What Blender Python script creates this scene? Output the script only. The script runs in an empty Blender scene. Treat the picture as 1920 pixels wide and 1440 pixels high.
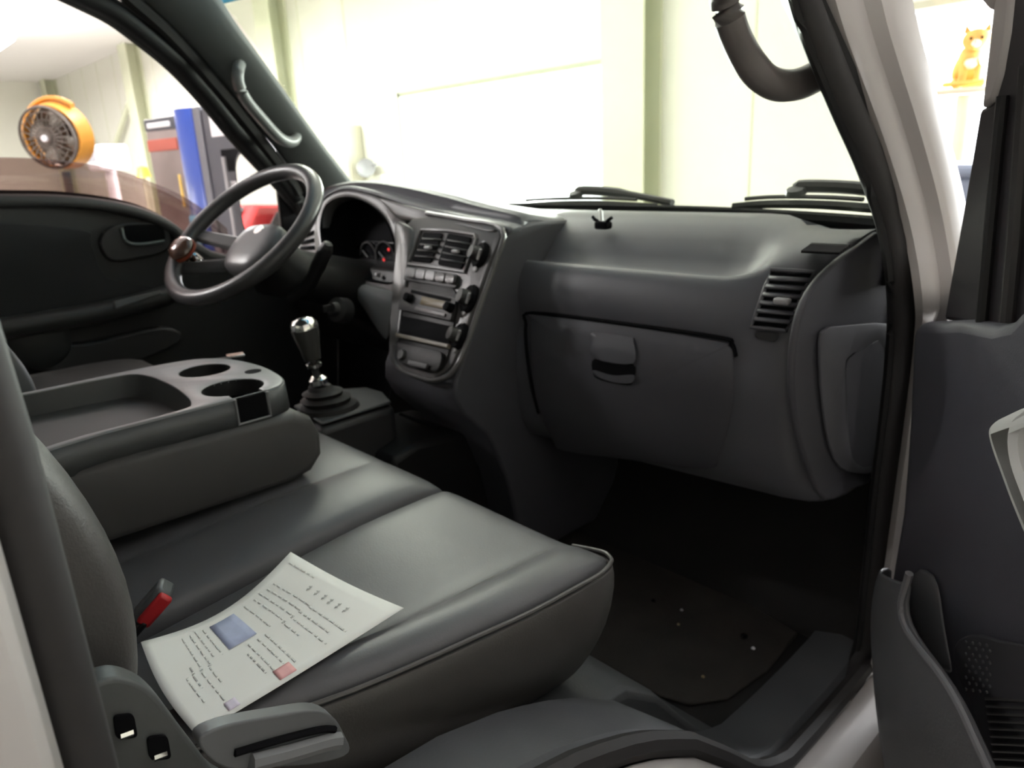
import bpy, bmesh, math, random
from mathutils import Vector, Matrix
random.seed(7)
V = Vector
S = bpy.context.scene
COL = S.collection

# ------------------------------------------------------------------ camera
F = 1370.0
YAW, PIT, ROL = math.radians(47.0), math.radians(17.0), math.radians(2.8)
CAM = V((1.10, 0.0, 0.80))
fw = V((-math.sin(YAW)*math.cos(PIT), math.cos(YAW)*math.cos(PIT), -math.sin(PIT)))
r0 = V((math.cos(YAW), math.sin(YAW), 0)); u0 = r0.cross(fw)
rt = r0*math.cos(ROL) - u0*math.sin(ROL); up = u0*math.cos(ROL) + r0*math.sin(ROL)
cd = bpy.data.cameras.new('camera'); cam = bpy.data.objects.new('camera', cd); COL.objects.link(cam)
m = Matrix.Identity(4)
for i in range(3):
    m[i][0], m[i][1], m[i][2], m[i][3] = rt[i], up[i], -fw[i], CAM[i]
cam.matrix_world = m
cd.sensor_width = 36; cd.lens = F/1920*36; cd.clip_start = 0.01; cd.clip_end = 200
cd.dof.use_dof = True; cd.dof.focus_distance = 0.55; cd.dof.aperture_fstop = 9.5
S.camera = cam

# ------------------------------------------------------------------ world, exposure
W = bpy.data.worlds.new('daylight'); S.world = W; W.use_nodes = True
bg = W.node_tree.nodes['Background']; bg.inputs[0].default_value = (0.95, 0.98, 1.0, 1); bg.inputs[1].default_value = 5.0
S.view_settings.view_transform = 'Standard'; S.view_settings.look = 'None'
S.view_settings.gamma = 1; S.view_settings.use_curve_mapping = False
S.view_settings.exposure = 0.55
S.cycles.use_denoising = True
S.cycles.max_bounces = 10; S.cycles.diffuse_bounces = 6; S.cycles.transparent_max_bounces = 16
S.cycles.caustics_reflective = False; S.cycles.caustics_refractive = False
S.cycles.sample_clamp_indirect = 6.0

def area(name, loc, rot, sx, sy, power, color=(1, 1, 1), portal=False, parent=None):
    l = bpy.data.lights.new(name, 'AREA'); l.shape = 'RECTANGLE'; l.size = sx; l.size_y = sy
    l.energy = power; l.color = color
    if portal: l.cycles.is_portal = True
    o = bpy.data.objects.new(name, l); COL.objects.link(o); o.location = loc; o.rotation_euler = rot
    if parent:
        o.parent = parent; o.matrix_parent_inverse = Matrix.Translation(-parent.location)
    return o
WY, GZ, CZ = 5.0, -0.75, 3.05        # front wall plane, garage floor, ceiling
area('daylight_window', (-4.4, WY+0.12, 0.95), (math.radians(-90), 0, 0), 2.4, 1.1, 330, (.96, .98, 1.0))
area('daylight_window', (0.6, WY+0.12, 0.95), (math.radians(-90), 0, 0), 2.4, 1.1, 330, (.96, .98, 1.0))

# ------------------------------------------------------------------ pixel rays (1920 x 1440 frame) -> points at a real depth
def ray(px, py): return fw*F + rt*(px-960) - up*(py-720)
def plane(px, py, p0, n):
    d = ray(px, py); n = V(n); return CAM + d*((V(p0)-CAM).dot(n)/d.dot(n))
def X(px, py, x): return plane(px, py, (x, 0, 0), (1, 0, 0))
def Y(px, py, y): return plane(px, py, (0, y, 0), (0, 1, 0))
def Z(px, py, z): return plane(px, py, (0, 0, z), (0, 0, 1))
def SR(px, py, d=0): return plane(px, py, (.74+d, 0, .70), (1, 0, .28))     # right door opening leans in above the belt
def SL(px, py, d=0): return plane(px, py, (-.74-d, 0, .70), (-1, 0, .28))   # left one
CLP, CLN = V((-.3, .90, .65)), V((0, 1, -.35)).normalized()
STP, STN = V((.15, .885, .69)), V((.08, 1, -.56)).normalized()
def CL(px, py, d=0): return plane(px, py, CLP+CLN*d, CLN)                   # instrument cluster face
def ST(px, py, d=0): return plane(px, py, STP+STN*d, STN)                   # centre stack face
AL = math.radians(45); HG = V((.80, 1.04, 0))
DD = V((math.sin(AL), -math.cos(AL), 0)); DN = V((-math.cos(AL), -math.sin(AL), 0))
def DR(px, py, w=0): return plane(px, py, HG+DN*w, DN)                      # open passenger door
def DL(s, w, z): return HG + DD*s + DN*w + V((0, 0, z))

# ------------------------------------------------------------------ materials
MATS = {}
def mat(name, rgb, rough=.5, metal=0, bump=0, scale=300, var=.12, coat=0, emit=None, spec=.5, vscale=None):
    if name in MATS: return MATS[name]
    mt = bpy.data.materials.new(name); mt.use_nodes = True; nt = mt.node_tree; b = nt.nodes['Principled BSDF']
    b.inputs['Roughness'].default_value = rough; b.inputs['Metallic'].default_value = metal
    b.inputs['Specular IOR Level'].default_value = spec
    if coat: b.inputs['Coat Weight'].default_value = coat; b.inputs['Coat Roughness'].default_value = .1
    tc = nt.nodes.new('ShaderNodeTexCoord')
    n = nt.nodes.new('ShaderNodeTexNoise'); n.inputs['Scale'].default_value = vscale or 9; n.inputs['Detail'].default_value = 4
    nt.links.new(tc.outputs['Object'], n.inputs['Vector'])
    mx = nt.nodes.new('ShaderNodeMix'); mx.data_type = 'RGBA'
    mx.inputs['A'].default_value = (*[c*(1-var) for c in rgb], 1); mx.inputs['B'].default_value = (*[min(1, c*(1+var)) for c in rgb], 1)
    nt.links.new(n.outputs['Fac'], mx.inputs['Factor']); nt.links.new(mx.outputs['Result'], b.inputs['Base Color'])
    if bump:
        n2 = nt.nodes.new('ShaderNodeTexNoise'); n2.inputs['Scale'].default_value = scale; n2.inputs['Detail'].default_value = 2
        nt.links.new(tc.outputs['Object'], n2.inputs['Vector'])
        bp = nt.nodes.new('ShaderNodeBump'); bp.inputs['Strength'].default_value = bump; bp.inputs['Distance'].default_value = .001
        nt.links.new(n2.outputs['Fac'], bp.inputs['Height']); nt.links.new(bp.outputs['Normal'], b.inputs['Normal'])
    if emit:
        b.inputs['Emission Color'].default_value = (*rgb, 1); b.inputs['Emission Strength'].default_value = emit
    MATS[name] = mt; return mt
def glass(name, tint, refl=.06, rough=0.0):
    mt = bpy.data.materials.new(name); mt.use_nodes = True; nt = mt.node_tree; nt.nodes.clear()
    o = nt.nodes.new('ShaderNodeOutputMaterial'); t = nt.nodes.new('ShaderNodeBsdfTransparent'); g = nt.nodes.new('ShaderNodeBsdfGlossy')
    n = nt.nodes.new('ShaderNodeTexNoise'); n.inputs['Scale'].default_value = 3
    cr = nt.nodes.new('ShaderNodeMix'); cr.data_type = 'RGBA'
    cr.inputs['A'].default_value = (*tint, 1); cr.inputs['B'].default_value = (*[min(1, c*1.03) for c in tint], 1)
    nt.links.new(n.outputs['Fac'], cr.inputs['Factor']); nt.links.new(cr.outputs['Result'], t.inputs[0])
    g.inputs['Roughness'].default_value = rough
    mx = nt.nodes.new('ShaderNodeMixShader'); mx.inputs[0].default_value = refl
    nt.links.new(t.outputs[0], mx.inputs[1]); nt.links.new(g.outputs[0], mx.inputs[2]); nt.links.new(mx.outputs[0], o.inputs[0])
    MATS[name] = mt; return mt

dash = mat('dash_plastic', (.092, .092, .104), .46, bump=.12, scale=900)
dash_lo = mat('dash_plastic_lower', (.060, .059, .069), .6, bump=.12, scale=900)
blackp = mat('black_plastic', (.012, .0115, .012), .5, bump=.1, spec=.3)
darkp = mat('dark_plastic', (.027, .026, .027), .5, bump=.1)
trimg = mat('pillar_trim_grey', (.105, .113, .111), .6, bump=.2)
trayg = mat('tray_grey_plastic', (.21, .212, .22), .45, bump=.15)
bezel = mat('satin_bezel', (.105, .10, .10), .34)
knobg = mat('light_grey_plastic', (.36, .35, .36), .42)
vinyl = mat('grey_vinyl', (.090, .090, .096), .46, bump=.12, scale=500, var=.15)
vinyl_d = mat('grey_vinyl_side', (.064, .060, .057), .5, bump=.3, scale=500)
rubber = mat('black_rubber', (.018, .016, .016), .7)
white = mat('white_paint', (.44, .415, .40), .35, coat=.4, var=.03)
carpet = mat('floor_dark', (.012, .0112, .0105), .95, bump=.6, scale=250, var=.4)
chrome = mat('chrome', (.85, .84, .80), .12, metal=1, var=.03)
lgrey = mat('door_handle_grey', (.58, .59, .58), .45, var=.05)
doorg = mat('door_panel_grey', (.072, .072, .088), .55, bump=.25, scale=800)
black = mat('cavity_black', (.005, .005, .006), .8, spec=.08)

# ------------------------------------------------------------------ builders
def finish(name, vs, fs, mt, parent=None, smooth=True, bevel=0, seg=2, sub=0, solid=0, angle=40):
    vs = [V(v) for v in vs]
    lo = V((min(v.x for v in vs), min(v.y for v in vs), min(v.z for v in vs))); hi = V((max(v.x for v in vs), max(v.y for v in vs), max(v.z for v in vs)))
    base = V(((lo.x+hi.x)/2, (lo.y+hi.y)/2, lo.z))
    me = bpy.data.meshes.new(name); me.from_pydata([v-base for v in vs], [], fs)
    bm = bmesh.new(); bm.from_mesh(me); bmesh.ops.remove_doubles(bm, verts=bm.verts, dist=1e-6); bmesh.ops.recalc_face_normals(bm, faces=bm.faces); bm.to_mesh(me); bm.free()
    if mt: me.materials.append(mt)
    o = bpy.data.objects.new(name, me); COL.objects.link(o); o.location = base
    if parent is not None:
        o.parent = parent; bpy.context.view_layer.update(); o.matrix_parent_inverse = parent.matrix_world.inverted()
    if solid:
        k = o.modifiers.new('s', 'SOLIDIFY'); k.thickness = solid; k.offset = 0
    if bevel:
        k = o.modifiers.new('b', 'BEVEL'); k.width = bevel; k.segments = seg; k.limit_method = 'ANGLE'; k.angle_limit = math.radians(35); k.harden_normals = False
    if sub:
        k = o.modifiers.new('u', 'SUBSURF'); k.levels = sub; k.render_levels = sub
    if smooth:
        for p in me.polygons: p.use_smooth = True
        if not sub:
            try:
                me.set_sharp_from_angle(angle=math.radians(angle))
            except Exception: pass
    return o
def tag(o, label, cat=None, group=None, kind=None):
    if label: o['label'] = label
    if cat: o['category'] = cat
    if group: o['group'] = group
    if kind: o['kind'] = kind
    return o
def thing(name, loc, label, cat, group=None):
    o = bpy.data.objects.new(name, None); COL.objects.link(o); o.location = loc; o.empty_display_size = .05
    bpy.context.view_layer.update()
    return tag(o, label, cat, group)
def cat_rom(pts, n=6, closed=False):
    pts = [V(p) for p in pts]; N = len(pts); out = []
    for i in range(N if closed else N-1):
        if closed: a, b, c, d = pts[(i-1) % N], pts[i], pts[(i+1) % N], pts[(i+2) % N]
        else: a, b, c, d = pts[max(i-1, 0)], pts[i], pts[i+1], pts[min(i+2, N-1)]
        for k in range(n):
            t = k/n
            out.append(.5*((2*b)+(c-a)*t+(2*a-5*b+4*c-d)*t*t+(3*b-a-3*c+d)*t**3))
    if not closed: out.append(pts[-1])
    return out
def prism(name, poly, vec, mt, parent=None, bevel=.003, **kw):
    poly = [V(p) for p in poly]; n = len(poly); vec = V(vec)
    vs = poly+[p+vec for p in poly]
    fs = [list(range(n))[::-1], list(range(n, 2*n))]+[[i, (i+1) % n, n+(i+1) % n, n+i] for i in range(n)]
    return finish(name, vs, fs, mt, parent, bevel=bevel, **kw)
def box(name, c, size, mt, parent=None, bevel=.004, rot=None, **kw):
    c = V(c); h = V(size)/2; R = rot if rot is not None else Matrix.Identity(3)
    vs = [c+R@V((sx*h.x, sy*h.y, sz*h.z)) for sx in (-1, 1) for sy in (-1, 1) for sz in (-1, 1)]
    fs = [[0, 1, 3, 2], [4, 6, 7, 5], [0, 4, 5, 1], [2, 3, 7, 6], [0, 2, 6, 4], [1, 5, 7, 3]]
    return finish(name, vs, fs, mt, parent, bevel=bevel, **kw)
def loft(name, rings, mt, parent=None, closed=True, caps=True, **kw):
    n = len(rings[0]); vs = [p for r in rings for p in r]; fs = []
    for i in range(len(rings)-1):
        for j in range(n if closed else n-1):
            a, b = i*n+j, i*n+(j+1) % n; fs.append([a, b, b+n, a+n])
    if caps and closed:
        fs.append(list(range(n))[::-1]); fs.append(list(range((len(rings)-1)*n, len(rings)*n)))
    return finish(name, vs, fs, mt, parent, **kw)
def tube(name, pts, r, mt, parent=None, n=10, closed=False, flat=1.0, updir=None, **kw):
    pts = [V(p) for p in pts]; N = len(pts); rings = []
    for i, p in enumerate(pts):
        if closed: t = (pts[(i+1) % N]-pts[i-1]).normalized()
        else: t = (pts[min(i+1, N-1)]-pts[max(i-1, 0)]).normalized()
        ref = V(updir) if updir else (V((0, 0, 1)) if abs(t.z) < .9 else V((1, 0, 0)))
        a = t.cross(ref).normalized(); b = a.cross(t)
        rr = r[i] if isinstance(r, (list, tuple)) else r
        rings.append([p+a*math.cos(2*math.pi*k/n)*rr+b*math.sin(2*math.pi*k/n)*rr*flat for k in range(n)])
    if closed:
        rings.append(rings[0]); return loft(name, rings, mt, parent, caps=False, **kw)
    return loft(name, rings, mt, parent, **kw)
def lathe(name, prof, org, axis, mt, parent=None, n=28, **kw):
    axis = V(axis).normalized(); ref = V((0, 0, 1)) if abs(axis.z) < .9 else V((1, 0, 0))
    a = axis.cross(ref).normalized(); b = axis.cross(a); org = V(org)
    rings = [[org+axis*h+(a*math.cos(2*math.pi*k/n)+b*math.sin(2*math.pi*k/n))*max(r, 1e-4) for k in range(n)] for r, h in prof]
    return loft(name, rings, mt, parent, **kw)
def plate(name, outline, holes, nrm, thick, mt, parent=None, bevel=.002):
    """flat plate with holes; outline points lie in one plane, the plate grows along nrm by thick"""
    nrm = V(nrm).normalized(); o0 = V(outline[0]); ex = (V(outline[1])-o0).normalized(); ey = nrm.cross(ex).normalized()
    ex = ey.cross(nrm)
    cu = bpy.data.curves.new('tmp', 'CURVE'); cu.dimensions = '2D'; cu.fill_mode = 'BOTH'
    cu.extrude = thick/2-bevel; cu.bevel_depth = bevel; cu.bevel_resolution = 1; cu.offset = -bevel
    for loop in [outline]+list(holes):
        sp = cu.splines.new('POLY'); sp.points.add(len(loop)-1); sp.use_cyclic_u = True
        for q, p in zip(sp.points, loop):
            d = V(p)-o0; q.co = (d.dot(ex), d.dot(ey), 0, 1)
    t = bpy.data.objects.new('tmp', cu); COL.objects.link(t)
    me = t.evaluated_get(bpy.context.evaluated_depsgraph_get()).to_mesh()
    vs = [o0+ex*v.co.x+ey*v.co.y+nrm*(v.co.z+thick/2) for v in me.vertices]; fs = [list(p.vertices) for p in me.polygons]
    bpy.data.objects.remove(t); bpy.data.curves.remove(cu)
    return finish(name, vs, fs, mt, parent)
def rrect(p00, p10, p11, p01, r=.2, n=4):
    """rounded quad through four corner points; r is a share of the shorter side"""
    P = [V(p00), V(p10), V(p11), V(p01)]; out = []
    L = min((P[1]-P[0]).length, (P[3]-P[0]).length)*r
    for i in range(4):
        a, b, c = P[i-1], P[i], P[(i+1) % 4]; s = b+(a-b).normalized()*L; e = b+(c-b).normalized()*L
        for k in range(n+1):
            t = k/n; out.append(s*(1-t)**2+b*2*t*(1-t)+e*t*t)
    return out
def sheet(name, rows, mt, parent=None, thick=.004, **kw):
    return loft(name, rows, mt, parent, closed=False, solid=thick, **kw)

# ================================================================== garage (the setting)
cream = mat('cream_wall_panel', (.74, .74, .665), .6, var=.02)
creamd = mat('cream_steel', (.60, .62, .47), .5, var=.04)
ceilw = mat('ceiling_white', (.82, .80, .80), .7, var=.02)
gfloor = mat('garage_floor', (.36, .34, .32), .45, var=.15, vscale=1.5)
winw = mat('window_frame_white', (.85, .86, .90), .4, var=.02)
XL, XR, YB = -19.6, 6.0, -7.0
def st(o): o['kind'] = 'structure'; return o
fl = st(box('floor', ((XL+XR)/2, (WY+YB)/2, GZ-.05), (XR-XL+.4, WY-YB+.4, .1), gfloor, bevel=0))
st(box('ceiling', ((XL+XR)/2, (WY+YB)/2, CZ+.05), (XR-XL+.4, WY-YB+.4, .1), ceilw, bevel=0))
wl = st(box('wall_left', (XL-.1, (WY+YB)/2, (GZ+CZ)/2), (.2, WY-YB+.4, CZ-GZ), cream, bevel=0))
st(box('wall_right', (XR+.1, (WY+YB)/2, (GZ+CZ)/2), (.2, WY-YB+.4, CZ-GZ), cream, bevel=0))
def hole_wall(name, y, wins, x0, x1, mt):
    q = [V((x0, y, GZ)), V((x1, y, GZ)), V((x1, y, CZ)), V((x0, y, CZ))]
    hs = [[V((a, y, c)), V((b, y, c)), V((b, y, d)), V((a, y, d))] for a, b, c, d in wins]
    return st(plate(name, q, hs, (0, 1, 0), .22, mt, bevel=.001))
WIN = [(-5.81, -2.98, .42, 1.51), (-.70, 1.9, .42, 1.53)]
wf = hole_wall('wall_front', WY, WIN, XL-.2, XR+.2, cream)
wb = hole_wall('wall_back', YB-.22, [], XL-.2, XR+.2, cream)
for xs in [-19+1.02*i for i in range(25)]:
    if not any(a-.05 < xs < b+.05 for a, b, _, _ in WIN):
        box('panel_seam', (xs, WY-.002, (GZ+CZ)/2), (.012, .008, CZ-GZ), creamd, wf, bevel=0)
pane = glass('window_glass', (.97, .98, .98), .05)
for i, (a, b, c, d) in enumerate(WIN):
    y = WY+.15; fwid = .09
    fr = st(plate('window_%d' % (i+1), [V((a, y, c)), V((b, y, c)), V((b, y, d)), V((a, y, d))],
        [[V((p+fwid*.6, y, c+fwid)), V((q-fwid*.6, y, c+fwid)), V((q-fwid*.6, y, d-fwid)), V((p+fwid*.6, y, d-fwid))] for p, q in ((a, (a+b)/2), ((a+b)/2, b))], (0, 1, 0), .06, winw, bevel=.004))
    for p, q in ((a, (a+b)/2), ((a+b)/2, b)):
        box('pane', ((p+q)/2, y+.04, (c+d)/2), (q-p-.1, .006, d-c-.16), pane, fr, bevel=0)
    box('window_sill', ((a+b)/2, WY+.06, c-.015), (b-a+.06, .2, .03), winw, fr, bevel=.004)
    for s, z in ((a, 0), (b, 0)):
        box('reveal', (s+(.006 if s == a else -.006), WY+.08, (c+d)/2), (.012, .18, d-c), winw, fr, bevel=0)
    box('reveal', ((a+b)/2, WY+.08, d-.006), (b-a, .18, .012), winw, fr, bevel=0)
    box('casing', (a-.02, WY-.006, (c+d)/2), (.04, .012, d-c+.08), mat('window_casing', (.40, .43, .33), .6), fr, bevel=.002)  # casing darkened in colour to paint the shadow line around the window
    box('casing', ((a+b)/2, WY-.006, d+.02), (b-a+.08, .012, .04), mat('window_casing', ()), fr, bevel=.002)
box('window_handle', Y(876, 265, WY+.13), (.03, .03, .16), mat('pale_cyan_plastic', (.35, .6, .62), .4), bpy.data.objects['window_1'])
# steel columns on the front wall
def column(x, label, w=.20, dpt=.24):
    prof = [(-w, 0), (w, 0), (w, -.02), (.01, -.02), (.01, -dpt+.02), (w, -dpt+.02), (w, -dpt), (-w, -dpt), (-w, -dpt+.02), (-.01, -dpt+.02), (-.01, -.02), (-w, -.02)]
    o = prism('steel_column', [V((x+a, WY-.002+b, GZ)) for a, b in prof], (0, 0, CZ-GZ), creamd, bevel=0)
    return tag(o, label, 'column', 'cream steel columns along the far wall')
column(-2.62, 'cream steel column right of the bright far window')
column(-8.25, 'cream steel column behind the dark left pillar top')
column(-13.55, 'cream steel column beside the tall blue-edged machine')
column(-19.25, 'cream steel column in the far corner above the fan')
def brace(p, q, label):
    tag(tube('wall_brace', [p, q], .05, creamd, n=8), label, 'brace', 'diagonal braces on the far wall')
brace(Y(108, 185, 4.9), Y(205, 315, 4.9), 'diagonal steel brace running down from the far corner column')
brace(Y(241, 195, 4.9), Y(215, 275, 4.9), 'short diagonal brace leaning against the column near the machine')
# ceiling lamps
tubem = mat('lamp_tube', (1.0, .99, .97), .4, emit=9)
LAMPS = [(-3.2, 2.6, 'row above the windscreen'), (-7.6, 2.6, 'row near the machine'), (-12.0, 2.6, 'row near the far wall columns'), (-3.2, -1.8, 'row behind the truck'), (-7.6, -1.8, 'row left of the truck'), (-12.0, .4, 'row above the drum fan'), (-16.4, .4, 'row by the far left wall')]
for lx, ly, wh in LAMPS:
    lz = CZ-.30  # hung below the ceiling to leave room for the added uplight
    t = thing('ceiling_lamp', (lx, ly, lz-.1), 'long white hanging fluorescent lamp in the '+wh, 'lamp', 'garage ceiling lamps')
    prism('housing', [V((lx-.75, ly-.12, lz-.05)), V((lx-.75, ly+.12, lz-.05)), V((lx-.75, ly+.06, lz)), V((lx-.75, ly-.06, lz))], (1.5, 0, 0), ceilw, t)
    for s in (-.6, .6): tube('hanger', [V((lx+s, ly, lz)), V((lx+s, ly, CZ))], .006, ceilw, t, n=6)
    for s in (-.08, .08):
        tube('lamp_tube', [V((lx-.7, ly+s, lz-.075)), V((lx+.7, ly+s, lz-.075))], .014, tubem, t, n=8)
    area('lamp_light', (lx, ly, lz-.11), (0, 0, 0), 1.4, .25, (55 if lx > -4 and ly > 0 else 120), (1, .985, .965), parent=t)
    area('added_ceiling_uplight', (lx, ly, lz+.03), (math.pi, 0, 0), 1.4, .25, (30 if lx > -4 and ly > 0 else 85), (1, .98, .97), parent=t)  # extra upward light, added only to whiten the ceiling

# ---- yellow drum fan
fc = X(92, 258, -3.6); fa = (CAM-fc); fa.z = 0; fa = (fa.normalized()-r0*.62+V((0, 0, -.12))).normalized()
fy = mat('fan_orange', (.62, .27, .035), .45); fdark = mat('fan_dark', (.12, .10, .085), .5)
t = thing('drum_fan', (fc.x, fc.y, GZ), 'orange drum fan with dark round grille on a stand', 'fan')
R0 = .155
lathe('drum', [(R0*1.14, -.12), (R0*1.16, -.11), (R0*1.06, -.02), (R0*1.0, -.02), (R0*1.08, -.11)], fc, fa, fy, t, n=32, caps=False)
lathe('grille_ring', [(R0*1.0, .0), (R0*1.06, .008), (R0*1.02, .02), (R0*.96, .012)], fc, fa, fdark, t, n=32, caps=False)
sidev = fa.cross(V((0, 0, 1))).normalized()
for k in range(24):
    a = k*math.pi*2/24; d = sidev*math.cos(a)+V((0, 0, 1))*math.sin(a)
    tube('grille_wire', [fc+d*.03+fa*.02, fc+d*R0*.6+fa*.025, fc+d*R0*1.0+fa*.005], .003, fdark, t, n=5)
for k in range(3):
    rr = R0*(.35+.25*k)
    tube('grille_wire', [fc+(sidev*math.cos(a)+V((0, 0, 1))*math.sin(a))*rr+fa*.022 for a in [q*math.pi/12 for q in range(24)]], .003, fdark, t, n=5, closed=True)
lathe('motor_hub', [(.0, .035), (.03, .032), (.045, .0), (.06, -.08)], fc, fa, fdark, t)
lathe('hub_cap', [(.0, .045), (.016, .043), (.018, .03)], fc, fa, winw, t)
lathe('guard_disc', [(.0, -.10), (R0*1.04, -.10), (R0*1.04, -.105), (.0, -.105)], fc, fa, mat('fan_mesh', (.22, .20, .17), .6), t)
lathe('motor', [(.0, -.03), (.055, -.03), (.065, -.06), (.065, -.12)], fc, fa, fdark, t)
bl = mat('fan_blade_grey', (.33, .31, .27), .5)
for k in range(4):
    a = k*math.pi/2+.4; rows = []
    for rr in (.03, .08, .14):
        row = []
        for s in (-.45, 0, .45):
            an = a+s*(1-.2*rr/.15); d = sidev*math.cos(an)+V((0, 0, 1))*math.sin(an); row.append(fc+d*rr-fa*(.05+.03*s))
        rows.append(row)
    sheet('fan_blade', rows, bl, t, .003)
tube('yoke', [fc+sidev*R0*1.25*math.cos(a)+V((0, 0, 1))*R0*1.25*math.sin(a)-fa*.07 for a in [(-30+i*10)*math.pi/180 for i in range(17)]], .014, fy, t)
tube('stand_pole', [fc-V((0, 0, R0*1.2))-fa*.07, V((fc.x, fc.y, GZ+.03))-fa*.07], .022, fdark, t)
lathe('stand_base', [(.0, .05), (.05, .045), (.24, .02), (.25, 0), (0, 0)], V((fc.x, fc.y, GZ))-fa*.07, (0, 0, 1), fdark, t)

# ---- tall machine with blue edge
k = .40
def MV(px, py): return Y(px, py, 4.5*k)
mdark = mat('machine_dark', (.06, .06, .075), .4); mbrown = mat('machine_brown', (.27, .22, .21), .45); mblue = mat('machine_blue', (.012, .045, .27), .35)
p1, p2, p3 = MV(330, 205), MV(385, 198), MV(470, 205)
ztop = p2.z
t = thing('service_machine', (p2.x, p2.y, GZ), 'tall dark machine with curved blue corner strip and white notice', 'machine')
# footprint in plan: left face, blue corner strip, dark front, seen from the truck
dirL = V((-.80, -.60, 0)); A = p2.copy(); A.z = 0
c0 = V((MV(305, 215).x, MV(305, 215).y-.12, 0)); c1 = V((MV(345, 205).x, MV(345, 205).y-.06, 0)); c2 = V((MV(368, 198).x, MV(368, 198).y-.02, 0)); c3 = V((MV(450, 198).x, MV(450, 198).y+.03, 0))
back = V((-.55, .45, 0))
H_ = ztop-GZ
def upr(name, a, b, mt, z0, z1, d=.04, off=0):
    n = V((b.y-a.y, -(b.x-a.x), 0)).normalized()
    return prism(name, [V((q.x, q.y, z))+n*off for q, z in ((a, z0), (b, z0), (b, z1), (a, z1))], -n*d, mt, t, bevel=.006)
prism('cabinet', [c0+V((.03, .05, GZ)), c1+V((0, .05, GZ)), c2+V((0, .05, GZ)), c3+V((0, .05, GZ)), c3+back+V((0, 0, GZ)), c0+back+V((0, 0, GZ))], (0, 0, H_-.02), mdark, t, bevel=.01)
upr('side_door', c0, c1, mbrown, GZ+.05, ztop-.10, .06)
upr('side_header', c0, c1, mdark, ztop-.10, ztop-.03, .07, .004)
lb = upr('header_label', c0.lerp(c1, .12), c0.lerp(c1, .85), winw, ztop-.085, ztop-.055, .01, .012)
upr('red_sticker', c0.lerp(c1, .0), c0.lerp(c1, .95), mat('sticker_red', (.42, .09, .06), .5), ztop-.22, ztop-.15, .01, .006)
rows = []
for z in (GZ+.03, ztop):
    rows.append([c1.lerp(c2, q)+V((-.35, -.6, 0)).normalized()*.03*math.sin(math.pi*q)+V((0, 0, z)) for q in [i/8 for i in range(9)]])
bs = sheet('blue_corner_strip', rows, mblue, t, .01)
bg2 = mat('machine_blue_pale', (.25, .62, .85), .35)
upr('pale_blue_flash', c1.lerp(c2, .35)+V((-.02, -.045, 0)), c1.lerp(c2, .75)+V((-.02, -.045, 0)), bg2, ztop-.98, ztop-.6, .012, .008)
upr('yellow_sticker', c1.lerp(c2, .02)+V((-.01, -.03, 0)), c1.lerp(c2, .25)+V((-.02, -.04, 0)), mat('sticker_yellow', (.8, .55, .12), .5), ztop-.55, ztop-.36, .01, .012)
upr('edge_strip', c2, c2.lerp(c3, .14), mat('machine_edge', (.13, .13, .15), .4), GZ+.03, ztop, .05, .012)
upr('front_door', c2.lerp(c3, .14), c3, mdark, GZ+.05, ztop-.02, .05)
upr('white_notice', c2.lerp(c3, .30), c2.lerp(c3, .78), winw, ztop-.17, ztop-.04, .006, .006)
nb = upr('niche', c2.lerp(c3, .42), c2.lerp(c3, .75), black, ztop-.36, ztop-.24, .01, .004)
tube('lever_rod', [c2.lerp(c3, .60)+V((-.02, -.035, ztop-.28)), c2.lerp(c3, .60)+V((-.02, -.035, ztop-.95))], .012, knobg, t)
upr('lever_plate', c2.lerp(c3, .46), c2.lerp(c3, .76), knobg, ztop-.46, ztop-.41, .015, .02)
# ---- white box on a stand beside the machine, small stuff at the far wall
wx = Y(203, 300, 2.2)
t = thing('white_terminal', (wx.x, wx.y, GZ), 'white boxy terminal on a stand between fan and machine', 'terminal')
box('housing', wx+V((0, 0, .02)), (.34, .28, .22), winw, t, bevel=.03, seg=3)
box('screen', wx+V((.02, -.142, .05)), (.24, .012, .12), mat('screen_grey', (.5, .5, .58), .2), t, bevel=.003)
tube('stand', [V((wx.x, wx.y, wx.z-.08)), V((wx.x, wx.y, GZ+.02))], .05, winw, t)
box('foot', V((wx.x, wx.y, GZ+.015)), (.4, .4, .03), winw, t)
q = Y(270, 330, 4.4)
t = thing('safety_beacon', (q.x, q.y, GZ), 'small yellow beacon on a thin post by the column', 'beacon')
lathe('lamp_dome', [(.0, .16), (.08, .14), (.11, .0), (.12, -.02)], q, (0, 0, 1), mat('beacon_yellow', (.85, .55, .06), .4), t)
tube('post', [q, V((q.x, q.y, GZ))], .03, creamd, t, n=8)
q = Y(650, 280, WY-.1)
t = thing('wall_cabinet', q-V((0, 0, .3)), 'beige electrical box on the far wall beside the pillar', 'box')
beige = mat('beige_metal', (.55, .53, .44), .5)
box('body', q-V((0, 0, .05)), (.42, .19, .62), beige, t, bevel=.01)
box('door', q+V((0, -.10, -.05)), (.36, .015, .54), mat('beige_metal_door', (.62, .60, .52), .5), t, bevel=.006)
q = Y(688, 317, WY-.12)
t = thing('wall_spotlight', q-V((0, 0, .05)), 'grey work spotlight with bracket on the far wall', 'lamp')
lathe('lamp_head', [(.0, -.1), (.06, -.1), (.11, .06), (.1, .07), (.0, .05)], q, (.6, -.6, .2), mat('spot_grey', (.25, .25, .27), .4, metal=.5), t)
tube('bracket', [q+V((-.22, .1, .02)), q+V((-.1, .02, .05)), q+V((.16, .02, .04))], .018, mat('spot_grey', ()), t)
q = Y(720, 352, 4.2)
t = thing('helmet', q, 'grey and orange work helmet on a stand by the far wall', 'helmet')
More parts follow.
